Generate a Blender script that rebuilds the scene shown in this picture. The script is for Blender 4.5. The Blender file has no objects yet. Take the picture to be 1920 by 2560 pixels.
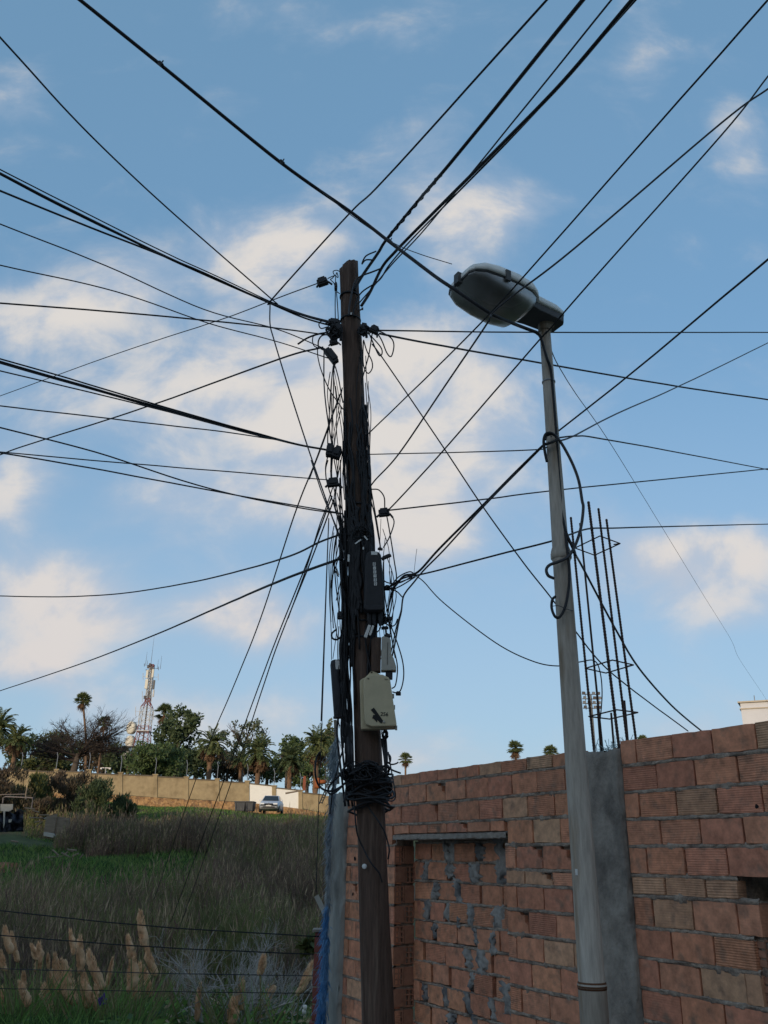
import bpy, bmesh, math, random
import numpy as np
from mathutils import Vector, Matrix, noise
random.seed(7)
rnd = random.random
def ru(a, b): return a + (b - a) * random.random()
R = math.radians
scene = bpy.context.scene
C = scene.collection

# ------------------------------------------------------------------ camera
CZ = 1.6                                   # eye height above the street
FPX = 2141.0                               # focal length in pixels of a 1920x2560 frame
PITCH, ROLL = R(22.07), R(1.085)
_f = Vector((0, math.cos(PITCH), math.sin(PITCH)))
_u0 = Vector((0, -math.sin(PITCH), math.cos(PITCH)))
_r = Vector((1, 0, 0)) * math.cos(ROLL) + _u0 * math.sin(ROLL)
_u = _u0 * math.cos(ROLL) - Vector((1, 0, 0)) * math.sin(ROLL)
CAM = Vector((0, 0, CZ))
cd = bpy.data.cameras.new('camera')
cam = bpy.data.objects.new('camera', cd); C.objects.link(cam)
cam.matrix_world = Matrix(((_r.x, _u.x, -_f.x, 0), (_r.y, _u.y, -_f.y, 0), (_r.z, _u.z, -_f.z, CZ), (0, 0, 0, 1)))
cd.sensor_fit = 'VERTICAL'; cd.sensor_height = 36.0; cd.sensor_width = 27.0
cd.lens = 36.0 * FPX / 2560.0
cd.clip_start = 0.05; cd.clip_end = 6000
scene.camera = cam
def ray(px, py): return _r * ((px - 960) / FPX) + _u * ((1280 - py) / FPX) + _f
def at(px, py, Y):                          # world point seen at a pixel, at distance Y north of the camera
    q = ray(px, py); return q * (Y / q.y) + CAM
def atz(px, py, z):                         # same, at a height above the eye
    q = ray(px, py); return q * (z / q.z) + CAM

# ------------------------------------------------------------------ sun, sky, exposure
SUN_EL, SUN_AZ = R(10.0), R(203.0)           # low evening sun behind the camera, to its left
to_sun = Vector((math.sin(SUN_AZ) * math.cos(SUN_EL), math.cos(SUN_AZ) * math.cos(SUN_EL), math.sin(SUN_EL)))
sl = bpy.data.lights.new('sun', 'SUN'); sl.energy = 2.0; sl.angle = R(0.5); sl.color = (1.0, 0.80, 0.58)
so = bpy.data.objects.new('sun', sl); C.objects.link(so)
so.rotation_euler = to_sun.to_track_quat('Z', 'Y').to_euler(); so.location = (-20, -40, 30)

w = bpy.data.worlds.new('World'); scene.world = w; w.use_nodes = True
nt = w.node_tree; N = nt.nodes; LK = nt.links
bg = N['Background']; bg.inputs[1].default_value = 0.15
sky = N.new('ShaderNodeTexSky'); sky.sky_type = 'NISHITA'; sky.sun_disc = False
sky.sun_elevation = R(14.0); sky.sun_rotation = SUN_AZ; sky.altitude = 50; sky.air_density = 1.0; sky.dust_density = 0.6; sky.ozone_density = 1.6
sky.sun_elevation = SUN_EL; sky.dust_density = 0.9; sky.ozone_density = 3.0
def mth(op, a, b=None, c=None, clamp=False):
    n = N.new('ShaderNodeMath'); n.operation = op; n.use_clamp = clamp
    for i, v in enumerate((a, b, c)):
        if v is None: continue
        if isinstance(v, (int, float)): n.inputs[i].default_value = v
        else: LK.new(v, n.inputs[i])
    return n.outputs[0]
def sstep(v, lo, hi):
    n = N.new('ShaderNodeMapRange'); n.interpolation_type = 'SMOOTHSTEP'
    LK.new(v, n.inputs[0]); n.inputs[1].default_value = lo; n.inputs[2].default_value = hi; return n.outputs[0]
def mixc(f, a, b):
    n = N.new('ShaderNodeMix'); n.data_type = 'RGBA'
    if isinstance(f, (int, float)): n.inputs[0].default_value = f
    else: LK.new(f, n.inputs[0])
    for i, v in ((6, a), (7, b)):
        if isinstance(v, tuple): n.inputs[i].default_value = (*v, 1)
        else: LK.new(v, n.inputs[i])
    return n.outputs[2]
def wnoise(vec, scale, detail, rough, dist=0.0):
    n = N.new('ShaderNodeTexNoise'); n.inputs['Scale'].default_value = scale; n.inputs['Detail'].default_value = detail
    n.inputs['Roughness'].default_value = rough; n.inputs['Distortion'].default_value = dist; LK.new(vec, n.inputs['Vector']); return n.outputs['Fac']
tc = N.new('ShaderNodeTexCoord'); sx = N.new('ShaderNodeSeparateXYZ'); LK.new(tc.outputs['Generated'], sx.inputs[0])
dy = mth('MAXIMUM', sx.outputs[1], 0.08)
ca, cb = mth('DIVIDE', sx.outputs[0], dy), mth('DIVIDE', sx.outputs[2], dy)
# clouds of the picture: pixel centre, half width, half height, weight, warmth
CLOUDS = [(120, 790, 230, 120, 1.05), (330, 720, 130, 100, .6), (640, 640, 150, 120, 1.05), (800, 610, 110, 75, .7), (590, 950, 260, 130, 1.05), (180, 1010, 240, 80, .6),
          (820, 1050, 260, 170, .95), (1010, 1080, 180, 230, 1.15), (1120, 900, 180, 160, .6), (1000, 1290, 150, 110, .6), (1240, 530, 190, 75, .8), (1130, 600, 130, 90, .5),
          (20, 1210, 110, 110, 1.1), (120, 1480, 190, 105, 1.25), (250, 1560, 110, 65, .85), (70, 1660, 140, 60, .9), (590, 1530, 150, 70, 1.2), (700, 1600, 110, 60, .6),
          (1680, 1400, 190, 80, 1.0), (1860, 1370, 140, 75, .9), (1800, 1520, 220, 70, .7), (1610, 120, 80, 120, .5), (1840, 360, 70, 170, .55), (20, 250, 90, 150, .5),
          (520, 1790, 420, 90, .75), (1000, 1900, 260, 60, .7), (1700, 1830, 260, 70, .6), (1050, 420, 240, 110, .35), (1250, 1150, 120, 90, .35), (700, 1250, 260, 90, .5), (1350, 1000, 200, 160, .35), (1150, 1350, 160, 100, .4), (420, 1250, 220, 90, .35), (980, 40, 420, 90, .28)]
tot = None; warm = None
for px, py, rx, ry, wt in CLOUDS:
    q, qx, qy = ray(px, py), ray(px + rx, py), ray(px, py - ry)
    x0, z0 = q.x / q.y, q.z / q.y; ex, ez = abs(qx.x / qx.y - x0), abs(qy.z / qy.y - z0)
    dx = mth('MULTIPLY', mth('SUBTRACT', ca, x0), 1 / ex); dz = mth('MULTIPLY', mth('SUBTRACT', cb, z0), 1 / ez)
    d2 = mth('ADD', mth('MULTIPLY', dx, dx), mth('MULTIPLY', dz, dz))
    g = mth('MULTIPLY', mth('POWER', 0.42, d2), wt)
    tot = g if tot is None else mth('ADD', tot, g)
cv = N.new('ShaderNodeCombineXYZ'); LK.new(ca, cv.inputs[0]); LK.new(mth('MULTIPLY', cb, 1.25), cv.inputs[1])
n1 = wnoise(cv.outputs[0], 6.0, 10, 0.58, 0.3); n2 = wnoise(cv.outputs[0], 15.0, 6, 0.55)
cvu = N.new('ShaderNodeCombineXYZ'); LK.new(mth('ADD', ca, -0.012), cvu.inputs[0]); LK.new(mth('MULTIPLY', mth('ADD', cb, 0.035), 1.25), cvu.inputs[1])
n1u = wnoise(cvu.outputs[0], 6.0, 6, 0.58, 0.3)
ng = wnoise(tc.outputs['Generated'], 2.6, 8, 0.55, 0.3)
front = sstep(sx.outputs[1], 0.15, 0.45)
blob = mth('MULTIPLY', mth('MINIMUM', tot, 1.2), 0.88)
gen = mth('MULTIPLY', sstep(ng, 0.42, 0.66), 0.9)
base = mth('ADD', mth('MULTIPLY', blob, front), mth('MULTIPLY', gen, mth('SUBTRACT', 1.0, front)))
dens = mth('ADD', base, mth('MULTIPLY', mth('SUBTRACT', n1, 0.5), 1.6))
cover = mth('MULTIPLY', sstep(dens, 0.05, 1.15), 0.92)
n3 = wnoise(cv.outputs[0], 3.2, 3, 0.5)
lit = sstep(mth('ADD', mth('ADD', dens, mth('MULTIPLY', mth('SUBTRACT', n3, 0.5), 1.2)), mth('ADD', mth('MULTIPLY', mth('SUBTRACT', n2, 0.5), 0.6), mth('MULTIPLY', mth('SUBTRACT', n1, n1u), 3.2))), 0.25, 1.25)
low = sstep(cb, 0.55, 0.08)
ccol = mixc(lit, mixc(low, (2.45, 2.75, 3.25), (2.75, 2.85, 3.15)), mixc(low, (3.85, 3.6, 3.35), (3.65, 3.35, 3.2)))
tint = N.new('ShaderNodeMix'); tint.data_type = 'RGBA'; tint.blend_type = 'MULTIPLY'; tint.inputs[0].default_value = 1.0
LK.new(sky.outputs[0], tint.inputs[6]); tint.inputs[7].default_value = (0.98, 0.97, 0.98, 1)
veil = mixc(0.52, tint.outputs[2], (1.15, 2.22, 3.25))       # thin high haze over the whole sky
hz_ = mth('MULTIPLY', sstep(cb, 0.75, 0.0), 0.62)
veil = mixc(hz_, veil, (2.15, 2.75, 3.35))                  # paler haze low down, all round the horizon
LK.new(mixc(cover, veil, ccol), bg.inputs[0])

vs = scene.view_settings
vs.view_transform = 'Standard'; vs.look = 'None'; vs.exposure = 0.42; vs.gamma = 1.0; vs.use_curve_mapping = False
scene.cycles.max_bounces = 6; scene.cycles.transparent_max_bounces = 8
w.cycles.sampling_method = 'MANUAL'; w.cycles.sample_map_resolution = 256

# ------------------------------------------------------------------ helpers: materials
def mat(name, col, rough=0.8, var=0.25, scale=8.0, bump=0.3, bscale=None, metal=0.0, use_obj=False, col2=None, f2=(0.45, 0.65), s2=3.0, coord='Object', spec=0.3, detail=6, stretch=None, alpha=None, trans=0.0, bdist=0.01):
    m = bpy.data.materials.new(name); m.use_nodes = True
    n = m.node_tree.nodes; l = m.node_tree.links; b = n['Principled BSDF']
    b.inputs['Roughness'].default_value = rough; b.inputs['Metallic'].default_value = metal
    b.inputs['Specular IOR Level'].default_value = spec
    t = n.new('ShaderNodeTexCoord'); vec = t.outputs[coord]
    if stretch:
        mp = n.new('ShaderNodeMapping'); mp.inputs['Scale'].default_value = stretch; l.new(vec, mp.inputs[0]); vec = mp.outputs[0]
    nz = n.new('ShaderNodeTexNoise'); nz.inputs['Scale'].default_value = scale; nz.inputs['Detail'].default_value = detail; nz.inputs['Roughness'].default_value = 0.65
    l.new(vec, nz.inputs['Vector'])
    def mix(f, a, bb, mode='MIX'):
        x = n.new('ShaderNodeMix'); x.data_type = 'RGBA'; x.blend_type = mode
        if isinstance(f, float): x.inputs[0].default_value = f
        else: l.new(f, x.inputs[0])
        for i, v in ((6, a), (7, bb)):
            if isinstance(v, tuple): x.inputs[i].default_value = (*v[:3], 1)
            else: l.new(v, x.inputs[i])
        return x.outputs[2]
    base = col
    if use_obj:
        oi = n.new('ShaderNodeObjectInfo'); base = oi.outputs['Color']
        sc_ = n.new('ShaderNodeMath'); sc_.operation = 'MULTIPLY'; l.new(oi.outputs['Random'], sc_.inputs[0]); sc_.inputs[1].default_value = 61.0
        va = n.new('ShaderNodeVectorMath'); va.operation = 'ADD'; l.new(vec, va.inputs[0]); l.new(sc_.outputs[0], va.inputs[1]); vec = va.outputs[0]; l.new(vec, nz.inputs['Vector'])
    if col2:
        n2 = n.new('ShaderNodeTexNoise'); n2.inputs['Scale'].default_value = s2; n2.inputs['Detail'].default_value = 5; l.new(vec, n2.inputs['Vector'])
        mr = n.new('ShaderNodeMapRange'); mr.interpolation_type = 'SMOOTHSTEP'; l.new(n2.outputs['Fac'], mr.inputs[0]); mr.inputs[1].default_value = f2[0]; mr.inputs[2].default_value = f2[1]
        base = mix(mr.outputs[0], base, col2)
    mr = n.new('ShaderNodeMapRange'); l.new(nz.outputs['Fac'], mr.inputs[0]); mr.inputs[1].default_value = 0.25; mr.inputs[2].default_value = 0.75; mr.inputs[3].default_value = 1 - var; mr.inputs[4].default_value = 1 + var
    cmb = n.new('ShaderNodeCombineXYZ')
    for i in range(3): l.new(mr.outputs[0], cmb.inputs[i])
    out = mix(1.0, base, cmb.outputs[0], 'MULTIPLY')
    l.new(out, b.inputs['Base Color'])
    if bump:
        bp = n.new('ShaderNodeBump'); bp.inputs['Strength'].default_value = bump; bp.inputs['Distance'].default_value = bdist
        if bscale:
            nb = n.new('ShaderNodeTexNoise'); nb.inputs['Scale'].default_value = bscale; nb.inputs['Detail'].default_value = 5; l.new(vec, nb.inputs['Vector']); l.new(nb.outputs['Fac'], bp.inputs['Height'])
        else: l.new(nz.outputs['Fac'], bp.inputs['Height'])
        l.new(bp.outputs[0], b.inputs['Normal'])
    if trans: b.inputs['Transmission Weight'].default_value = trans
    return m
def leafmat(name, col, col2, rough=0.6, scale=1.5, transl=0.25):
    m = mat(name, col, rough, 0.35, scale * 6, 0, col2=col2, s2=scale, f2=(0.35, 0.65), spec=0.2)
    n = m.node_tree.nodes; l = m.node_tree.links; b = n['Principled BSDF']
    tr = n.new('ShaderNodeBsdfTranslucent'); mx = n.new('ShaderNodeMixShader'); mx.inputs[0].default_value = transl
    l.new(b.inputs['Base Color'].links[0].from_socket, tr.inputs[0]); l.new(b.outputs[0], mx.inputs[1]); l.new(tr.outputs[0], mx.inputs[2])
    l.new(mx.outputs[0], n['Material Output'].inputs[0]); return m

# ------------------------------------------------------------------ helpers: meshes
class MB:
    def __init__(s): s.v = []; s.f = []
    def add(s, vs, fs):
        o = len(s.v); s.v += [tuple(p) for p in vs]; s.f += [tuple(i + o for i in f) for f in fs]; return s
    def box(s, c, size, rz=0.0, M=None, taper=1.0):
        hx, hy, hz = size[0] / 2, size[1] / 2, size[2] / 2
        p = [Vector((x * hx * (taper if z > 0 else 1), y * hy * (taper if z > 0 else 1), z * hz)) for z in (-1, 1) for x, y in ((-1, -1), (1, -1), (1, 1), (-1, 1))]
        if rz: p = [Matrix.Rotation(rz, 3, 'Z') @ q for q in p]
        if M is not None: p = [M @ q for q in p]
        c = Vector(c); p = [q + c for q in p]
        return s.add(p, [(3, 2, 1, 0), (4, 5, 6, 7), (0, 1, 5, 4), (1, 2, 6, 5), (2, 3, 7, 6), (3, 0, 4, 7)])
    def tube(s, pts, rad, n=6, caps=True):
        pts = [Vector(p) for p in pts]
        if not isinstance(rad, (list, tuple)): rad = [rad] * len(pts)
        o = len(s.v); prev = None
        for i, p in enumerate(pts):
            a = pts[max(0, i - 1)]; b = pts[min(len(pts) - 1, i + 1)]; d = b - a
            if d.length < 1e-9: d = Vector((0, 0, 1))
            d.normalize()
            if prev is None: x = d.orthogonal().normalized()
            else:
                x = prev - d * prev.dot(d)
                x = x.normalized() if x.length > 1e-6 else d.orthogonal().normalized()
            prev = x; y = d.cross(x)
            for k in range(n):
                t = 2 * math.pi * k / n; s.v.append(tuple(p + (x * math.cos(t) + y * math.sin(t)) * rad[i]))
        for i in range(len(pts) - 1):
            for k in range(n):
                a = o + i * n + k; b = o + i * n + (k + 1) % n; s.f.append((a, b, b + n, a + n))
        if caps:
            s.f.append(tuple(o + k for k in reversed(range(n)))); s.f.append(tuple(o + (len(pts) - 1) * n + k for k in range(n)))
        return s
    def lathe(s, prof, n=16, c=(0, 0, 0), M=None):
        o = len(s.v); c = Vector(c)
        for r, z in prof:
            for k in range(n):
                t = 2 * math.pi * k / n; p = Vector((r * math.cos(t), r * math.sin(t), z))
                if M is not None: p = M @ p
                s.v.append(tuple(p + c))
        for i in range(len(prof) - 1):
            for k in range(n):
                a = o + i * n + k; b = o + i * n + (k + 1) % n; s.f.append((a, b, b + n, a + n))
        s.f.append(tuple(o + k for k in reversed(range(n)))); s.f.append(tuple(o + (len(prof) - 1) * n + k for k in range(n)))
        return s
    def mesh(s, name, smooth=False):
        me = bpy.data.meshes.new(name); me.from_pydata(s.v, [], s.f); me.update()
        if smooth: me.polygons.foreach_set('use_smooth', [True] * len(me.polygons))
        return me
def obj(name, mb, m, parent=None, smooth=False, loc=None, rot=None, bevel=0.0):
    me = mb.mesh(name, smooth) if isinstance(mb, MB) else mb
    if m is not None and not me.materials: me.materials.append(m)
    o = bpy.data.objects.new(name, me); C.objects.link(o)
    if parent is not None: o.parent = parent
    if loc is not None: o.location = loc
    if rot is not None: o.rotation_euler = rot
    if bevel:
        md = o.modifiers.new('bevel', 'BEVEL'); md.width = bevel; md.segments = 2; md.limit_method = 'ANGLE'
    return o
def empty(name, loc=(0, 0, 0), rz=0.0):
    o = bpy.data.objects.new(name, None); C.objects.link(o); o.location = loc; o.rotation_euler = (0, 0, rz); o.empty_display_size = 0.1; return o
def tag(o, label, cat=None, group=None, kind=None):
    if label: o['label'] = label
    if cat: o['category'] = cat
    if group: o['group'] = group
    if kind: o['kind'] = kind
    return o
def copy_tree(o, parent=None):
    c = o.copy(); C.objects.link(c); c.parent = parent
    for ch in list(o.children): copy_tree(ch, c)
    return c
def spline(pts, sub=8):
    P = [Vector(p) for p in pts]
    if len(P) < 3:
        return [P[0].lerp(P[-1], i / sub) for i in range(sub + 1)]
    Q = [P[0] * 2 - P[1]] + P + [P[-1] * 2 - P[-2]]; out = []
    for i in range(1, len(Q) - 2):
        a, b, c, d = Q[i - 1:i + 3]
        for k in range(sub):
            t = k / sub
            out.append(0.5 * ((2 * b) + (c - a) * t + (2 * a - 5 * b + 4 * c - d) * t * t + (3 * b - a - 3 * c + d) * t ** 3))
    out.append(P[-1]); return out
def nz(p, s=1.0, o=4): return noise.fractal(Vector(p) * s, 0.6, 2.0, o)

# ------------------------------------------------------------------ materials
M_brick = mat('brick_clay', (0.4, 0.2, 0.14), 0.9, 0.38, 16, 0, use_obj=True, col2=(0.24, 0.15, 0.105), f2=(0.50, 0.80), s2=11)
def add_ridges(m):
    n = m.node_tree.nodes; l = m.node_tree.links; b = n['Principled BSDF']
    t = n.new('ShaderNodeTexCoord'); sp = n.new('ShaderNodeSeparateXYZ'); l.new(t.outputs['Object'], sp.inputs[0])
    a = n.new('ShaderNodeMath'); a.operation = 'MULTIPLY'; l.new(sp.outputs[2], a.inputs[0]); a.inputs[1].default_value = 2 * math.pi / 0.0127
    s = n.new('ShaderNodeMath'); s.operation = 'SINE'; l.new(a.outputs[0], s.inputs[0])
    oi = n.new('ShaderNodeObjectInfo'); g = n.new('ShaderNodeMapRange'); l.new(oi.outputs['Random'], g.inputs[0]); g.inputs[1].default_value = 0.40; g.inputs[2].default_value = 0.80
    e = n.new('ShaderNodeMath'); e.operation = 'MULTIPLY'; l.new(s.outputs[0], e.inputs[0]); l.new(g.outputs[0], e.inputs[1])
    nzn = n.new('ShaderNodeTexNoise'); nzn.inputs['Scale'].default_value = 60; nzn.inputs['Detail'].default_value = 4; l.new(t.outputs['Object'], nzn.inputs['Vector'])
    ad = n.new('ShaderNodeMath'); ad.operation = 'ADD'; l.new(e.outputs[0], ad.inputs[0]); l.new(nzn.outputs['Fac'], ad.inputs[1])
    bp = n.new('ShaderNodeBump'); bp.inputs['Strength'].default_value = 0.6; bp.inputs['Distance'].default_value = 0.0024; l.new(ad.outputs[0], bp.inputs['Height']); l.new(bp.outputs[0], b.inputs['Normal'])
add_ridges(M_brick)
M_hollow = mat('brick_end', (0.34, 0.17, 0.11), 0.9, 0.3, 20, 0.3)
M_dark = mat('black_and_hole_shade', (0.012, 0.011, 0.011), 0.9, 0.2, 10, 0)  # near-black colour standing in for shade in holes; also seam and car grille
M_mortar = mat('mortar', (0.36, 0.285, 0.225), 0.95, 0.45, 26, 1.0, bscale=70, col2=(0.22, 0.17, 0.135), s2=6)
M_smear = mat('mortar_smear', (0.33, 0.30, 0.27), 0.95, 0.35, 14, 0.8, bscale=45, col2=(0.15, 0.14, 0.135), s2=6)
M_conc = mat('concrete', (0.29, 0.25, 0.21), 0.92, 0.35, 14, 1.0, bscale=45, col2=(0.20, 0.17, 0.145), s2=4.5, stretch=(1, 1, 0.75))
M_conc2 = mat('concrete_pale', (0.34, 0.325, 0.29), 0.92, 0.30, 9, 0.8, bscale=40, col2=(0.20, 0.185, 0.165), s2=3.0, stretch=(1, 1, 0.35))
M_lint = mat('lintel_concrete', (0.30, 0.255, 0.215), 0.92, 0.35, 20, 0.8, bscale=60)
M_wood = mat('pole_wood', (0.098, 0.062, 0.046), 0.9, 0.45, 16, 0.7, col2=(0.165, 0.115, 0.085), f2=(0.52, 0.76), s2=7, stretch=(5, 5, 0.28))
M_cable = mat('black_cable', (0.018, 0.018, 0.020), 0.6, 0.2, 30, 0)
M_cable2 = mat('grey_black_cable', (0.04, 0.04, 0.044), 0.45, 0.4, 18, 0)
M_blackp = mat('black_plastic', (0.022, 0.022, 0.025), 0.55, 0.35, 12, 0.2)
M_cream = mat('cream_plastic', (0.52, 0.44, 0.285), 0.55, 0.16, 6, 0.1, col2=(0.38, 0.31, 0.20), f2=(0.5, 0.8), s2=5)
M_cream2 = mat('grey_cream_plastic', (0.40, 0.37, 0.31), 0.55, 0.18, 8, 0.1)
M_whitep = mat('white_plastic', (0.62, 0.60, 0.56), 0.5, 0.12, 20, 0)
M_ink = mat('ink', (0.015, 0.015, 0.015), 0.7, 0.1, 20, 0)
M_tag = mat('white_tag', (0.66, 0.65, 0.62), 0.6, 0.1, 20, 0)
M_post = mat('lamp_paint', (0.40, 0.345, 0.285), 0.75, 0.28, 14, 0.3, col2=(0.23, 0.16, 0.10), f2=(0.50, 0.72), s2=2.6, stretch=(4, 4, 0.45))
M_lampw = mat('lamp_white_shell', (0.80, 0.78, 0.73), 0.5, 0.08, 6, 0.05, col2=(0.52, 0.49, 0.42), s2=4, f2=(0.55, 0.85))
M_lampd = mat('lamp_dark', (0.085, 0.083, 0.082), 0.6, 0.2, 12, 0.1)
M_lampg = mat('lamp_grey_inside', (0.11, 0.108, 0.105), 0.6, 0.12, 8, 0.05)
M_rust = mat('rebar_rust', (0.060, 0.035, 0.028), 0.85, 0.4, 40, 0.4)
M_rustring = mat('rust', (0.11, 0.05, 0.025), 0.9, 0.4, 30, 0.5)
M_galv = mat('galvanised', (0.34, 0.34, 0.35), 0.5, 0.2, 20, 0.1, metal=0.6)
M_blue = leafmat('blue_shreds', (0.05, 0.19, 0.42), (0.16, 0.34, 0.56), 0.7, 6, 0.2)
M_fade = leafmat('faded_shreds', (0.33, 0.37, 0.39), (0.20, 0.25, 0.29), 0.7, 6, 0.2)
M_glass = mat('clear_bowl', (0.72, 0.72, 0.66), 0.12, 0.05, 10, 0, trans=0.85, spec=0.5)

# ------------------------------------------------------------------ the brick wall and its frame
WAZ = R(-29.0586); WT = Vector((math.sin(WAZ), math.cos(WAZ), 0)); WN = Vector((-math.cos(WAZ), math.sin(WAZ), 0)); WD = 3.987
WROT = math.atan2(-WT.y, -WT.x)
def wu(px, py):
    q = ray(px, py); h = q * (-WD / q.dot(WN)); return h.dot(WT)
def wpt(u, z, v=0.0): return WT * u - WN * (WD + v) + Vector((0, 0, z + CZ))    # z above the eye, v behind the face
wall = empty('brick_wall', -WN * WD, WROT)
tag(wall, 'unplastered hollow-brick wall with rough mortar, behind the lamp post', 'wall')
def brick_mesh(L, H, seed, chip=0.0):
    rs = random.Random(seed); hl, hh, dp = L / 2, H / 2, 0.07; per = []
    nx, nzv = 5, 3
    for i in range(nx): per.append((-hl + L * i / nx, -hh))
    for i in range(nzv): per.append((hl, -hh + H * i / nzv))
    for i in range(nx): per.append((hl - L * i / nx, hh))
    for i in range(nzv): per.append((-hl, hh - H * i / nzv))
    j = 0.0022
    if chip:
        per = [(x, z) if not (x > hl - L * 0.25 and z > hh - H * 0.4) else (x - chip * L * .22, z - chip * H * .2) for x, z in per]
    per = [(x + rs.uniform(-j, j), z + rs.uniform(-j, j)) for x, z in per]
    n = len(per); mb = MB()
    tilt = rs.uniform(-.002, .002)
    mb.add([(x * .992, -0.0 + tilt * x / hl, z * .984) for x, z in per] + [(x, 0.004, z) for x, z in per] + [(x, dp, z) for x, z in per],
           [tuple(range(n))] + [(i + n, (i + 1) % n + n, (i + 1) % n, i) for i in range(n)] + [(i + 2 * n, (i + 1) % n + 2 * n, (i + 1) % n + n, i + n) for i in range(n)])
    me = mb.mesh('brick'); me.materials.append(M_brick); return me
BM = {}
def get_brick(L, H):
    key = (round(L * 50), round(H * 50), random.randrange(4))
    if key not in BM: BM[key] = brick_mesh(key[0] / 50, key[1] / 50, len(BM) + 3)
    return BM[key], key[0] / 50, key[1] / 50
PAL = [(.61, .262, .150), (.575, .24, .142), (.62, .275, .163), (.57, .236, .145), (.60, .268, .158), (.63, .28, .156)]
BUFF = [(.58, .33, .195), (.57, .31, .185), (.585, .32, .19)]
def brick(u0, u1, z0, z1, v=0.0, buff=0.08, jit=1.0, par=None, chip=None):
    L, H = abs(u1 - u0), z1 - z0
    if L < 0.03: return
    me, l, h = get_brick(L, H)
    if chip: me = brick_mesh(l, h, 900 + int(u0 * 100), chip); o_flip = -1 if rnd() < .5 else 1
    o = obj('brick', me, None, par or wall)
    o.location = (-(u0 + u1) / 2, v + ru(-.003, .003) * jit, (z0 + z1) / 2 + CZ)
    o.rotation_euler = (ru(-.012, .012) * jit, ru(-.012, .012) * jit, ru(-.014, .014) * jit)
    o.scale = (L / l, 1, H / h)
    c = random.choice(BUFF if rnd() < buff else PAL); k = ru(.86, 1.07); o.color = (c[0] * k, c[1] * k, c[2] * k, 1); return o
def bed(u0, u1, z0, z1, v=0.0, proud=0.0, name='mortar_bed'):
    n = max(4, int(abs(u1 - u0) / 0.022)); mb = MB(); vs = []; fs = []; rows = 4
    ph = rnd() * 50
    for i in range(n + 1):
        u = u0 + (u1 - u0) * i / n
        for k in range(rows + 1):
            f = k / rows; e = (0.010 if k in (0, rows) else 0.0)
            w = nz((u * 13, k * .8, ph), 1.8, 5) * .009
            zz = z0 + (z1 - z0) * f + (nz((u * 14, ph, k), 1.5) * .006 if 0 < k < rows else nz((u * 11, ph, k * 7), 1.5) * .008)
            vs.append((-u, v + (0.012 if k in (0, rows) else 0.0035) + w - proud * (0 < k < rows), zz + CZ))
    for i in range(n):
        for k in range(rows):
            a = i * (rows + 1) + k; fs.append((a, a + rows + 1, a + rows + 2, a + 1) if u0 > u1 else (a, a + 1, a + rows + 2, a + rows + 2 - 1))
    return obj(name, MB().add(vs, fs), M_mortar, wall, True)
J = 0.0105
def course(u_hi, u_lo, z0, z1, joint, buff=.08, v=0.0, nobed=False, fit=True):
    """bricks from u_hi (left in the picture) to u_lo, one head joint at u = joint"""
    step = 0.29; k = math.ceil((u_hi - joint) / step); u = joint + k * step
    while u > u_lo:
        a, b = min(u, u_hi) - J * ru(.3, .8), max(u - step, u_lo) + J * ru(.3, .8)
        if a - b > .035: brick(a, b, z0 + .002, z1 - (.019 if not nobed else .004) + ru(-.004, .003), v, buff, chip=(ru(.5, 1.0) if rnd() < .10 and a - b > .2 else None))
        u -= step
    if not nobed: bed(u_hi, u_lo, z1 - .025, z1 + .007, v, ru(.001, .006))
UL, UC0, UC1, UR = 7.78, 4.40, 4.08, 1.95       # left end, concrete column, right end
RL, RR = 6.87, 5.30                              # bricked-up doorway
DOORTOP = 0.155
core = MB()
def corebox(u0, u1, z0, z1, v0, v1): core.box((-(u0 + u1) / 2, (v0 + v1) / 2, (z0 + z1) / 2 + CZ), (abs(u1 - u0), v1 - v0, z1 - z0))
corebox(UL, RL + .02, -1.6, .665, .034, .20); corebox(RR, UC0 - .1, -1.6, .665, .034, .20); corebox(RL + .02, RR, DOORTOP + .02, .665, .034, .20)
corebox(UC1 + .1, 3.14, -1.6, -.64, .034, .20); corebox(UC1 + .1, 3.215, -.64, -.165, .034, .20); corebox(UC1 + .1, 3.33, -.165, .0, .034, .20); corebox(UC1 + .1, 3.14, .0, .68, .034, .20); corebox(3.14, UR, .0, .68, .034, .20); corebox(3.14, UR, -1.6, -.64, .034, .20); corebox(3.5, UR, -.8, .1, 1.5, 1.6); corebox(3.6, 3.34, -.8, .1, .2, 1.6); corebox(3.34, UR, -.72, -.64, .2, 1.5); corebox(3.34, UR, .0, .08, .2, 1.5); corebox(UR, UR - .1, -.8, .1, .2, 1.6)
corebox(RL + .02, RR, -1.6, DOORTOP + .02, .245, .34)
obj('wall_core', core, M_mortar, wall)
# left stretch, top courses
jl = lambda px, py: wu(px, py)
course(UL, UC0, .605, .695, jl(1094, 1945), .25, nobed=True)
course(UL, UC0, .447, .605, jl(1066, 1985))
course(UL, UC0, .290, .447, jl(1094, 2030))
course(RL + .02, RR, .205, .290, jl(1068, 2072), .2)
course(RR, UC0, .120, .290, jl(1332, 2080)); course(UL, RL + .02, .120, .290, 7.2)
for z0, z1, jx, jy, bf in ((-.042, .120, 1290, 2140, .05), (-.141, -.042, 1313, 2190, .9), (-.295, -.141, 1360, 2250, .05), (-.448, -.295, 1321, 2310, .15), (-.606, -.448, 1292, 2370, .25), (-.762, -.606, 1329, 2435, .05), (-.92, -.762, 1304, 2510, .05), (-1.075, -.92, 1340, 2540, .05), (-1.23, -1.075, 1310, 2550, .05), (-1.385, -1.23, 1340, 2540, .05), (-1.585, -1.40, 1310, 2550, .05)):
    course(RR, UC0, z0, z1, jl(jx, jy), bf)
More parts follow.
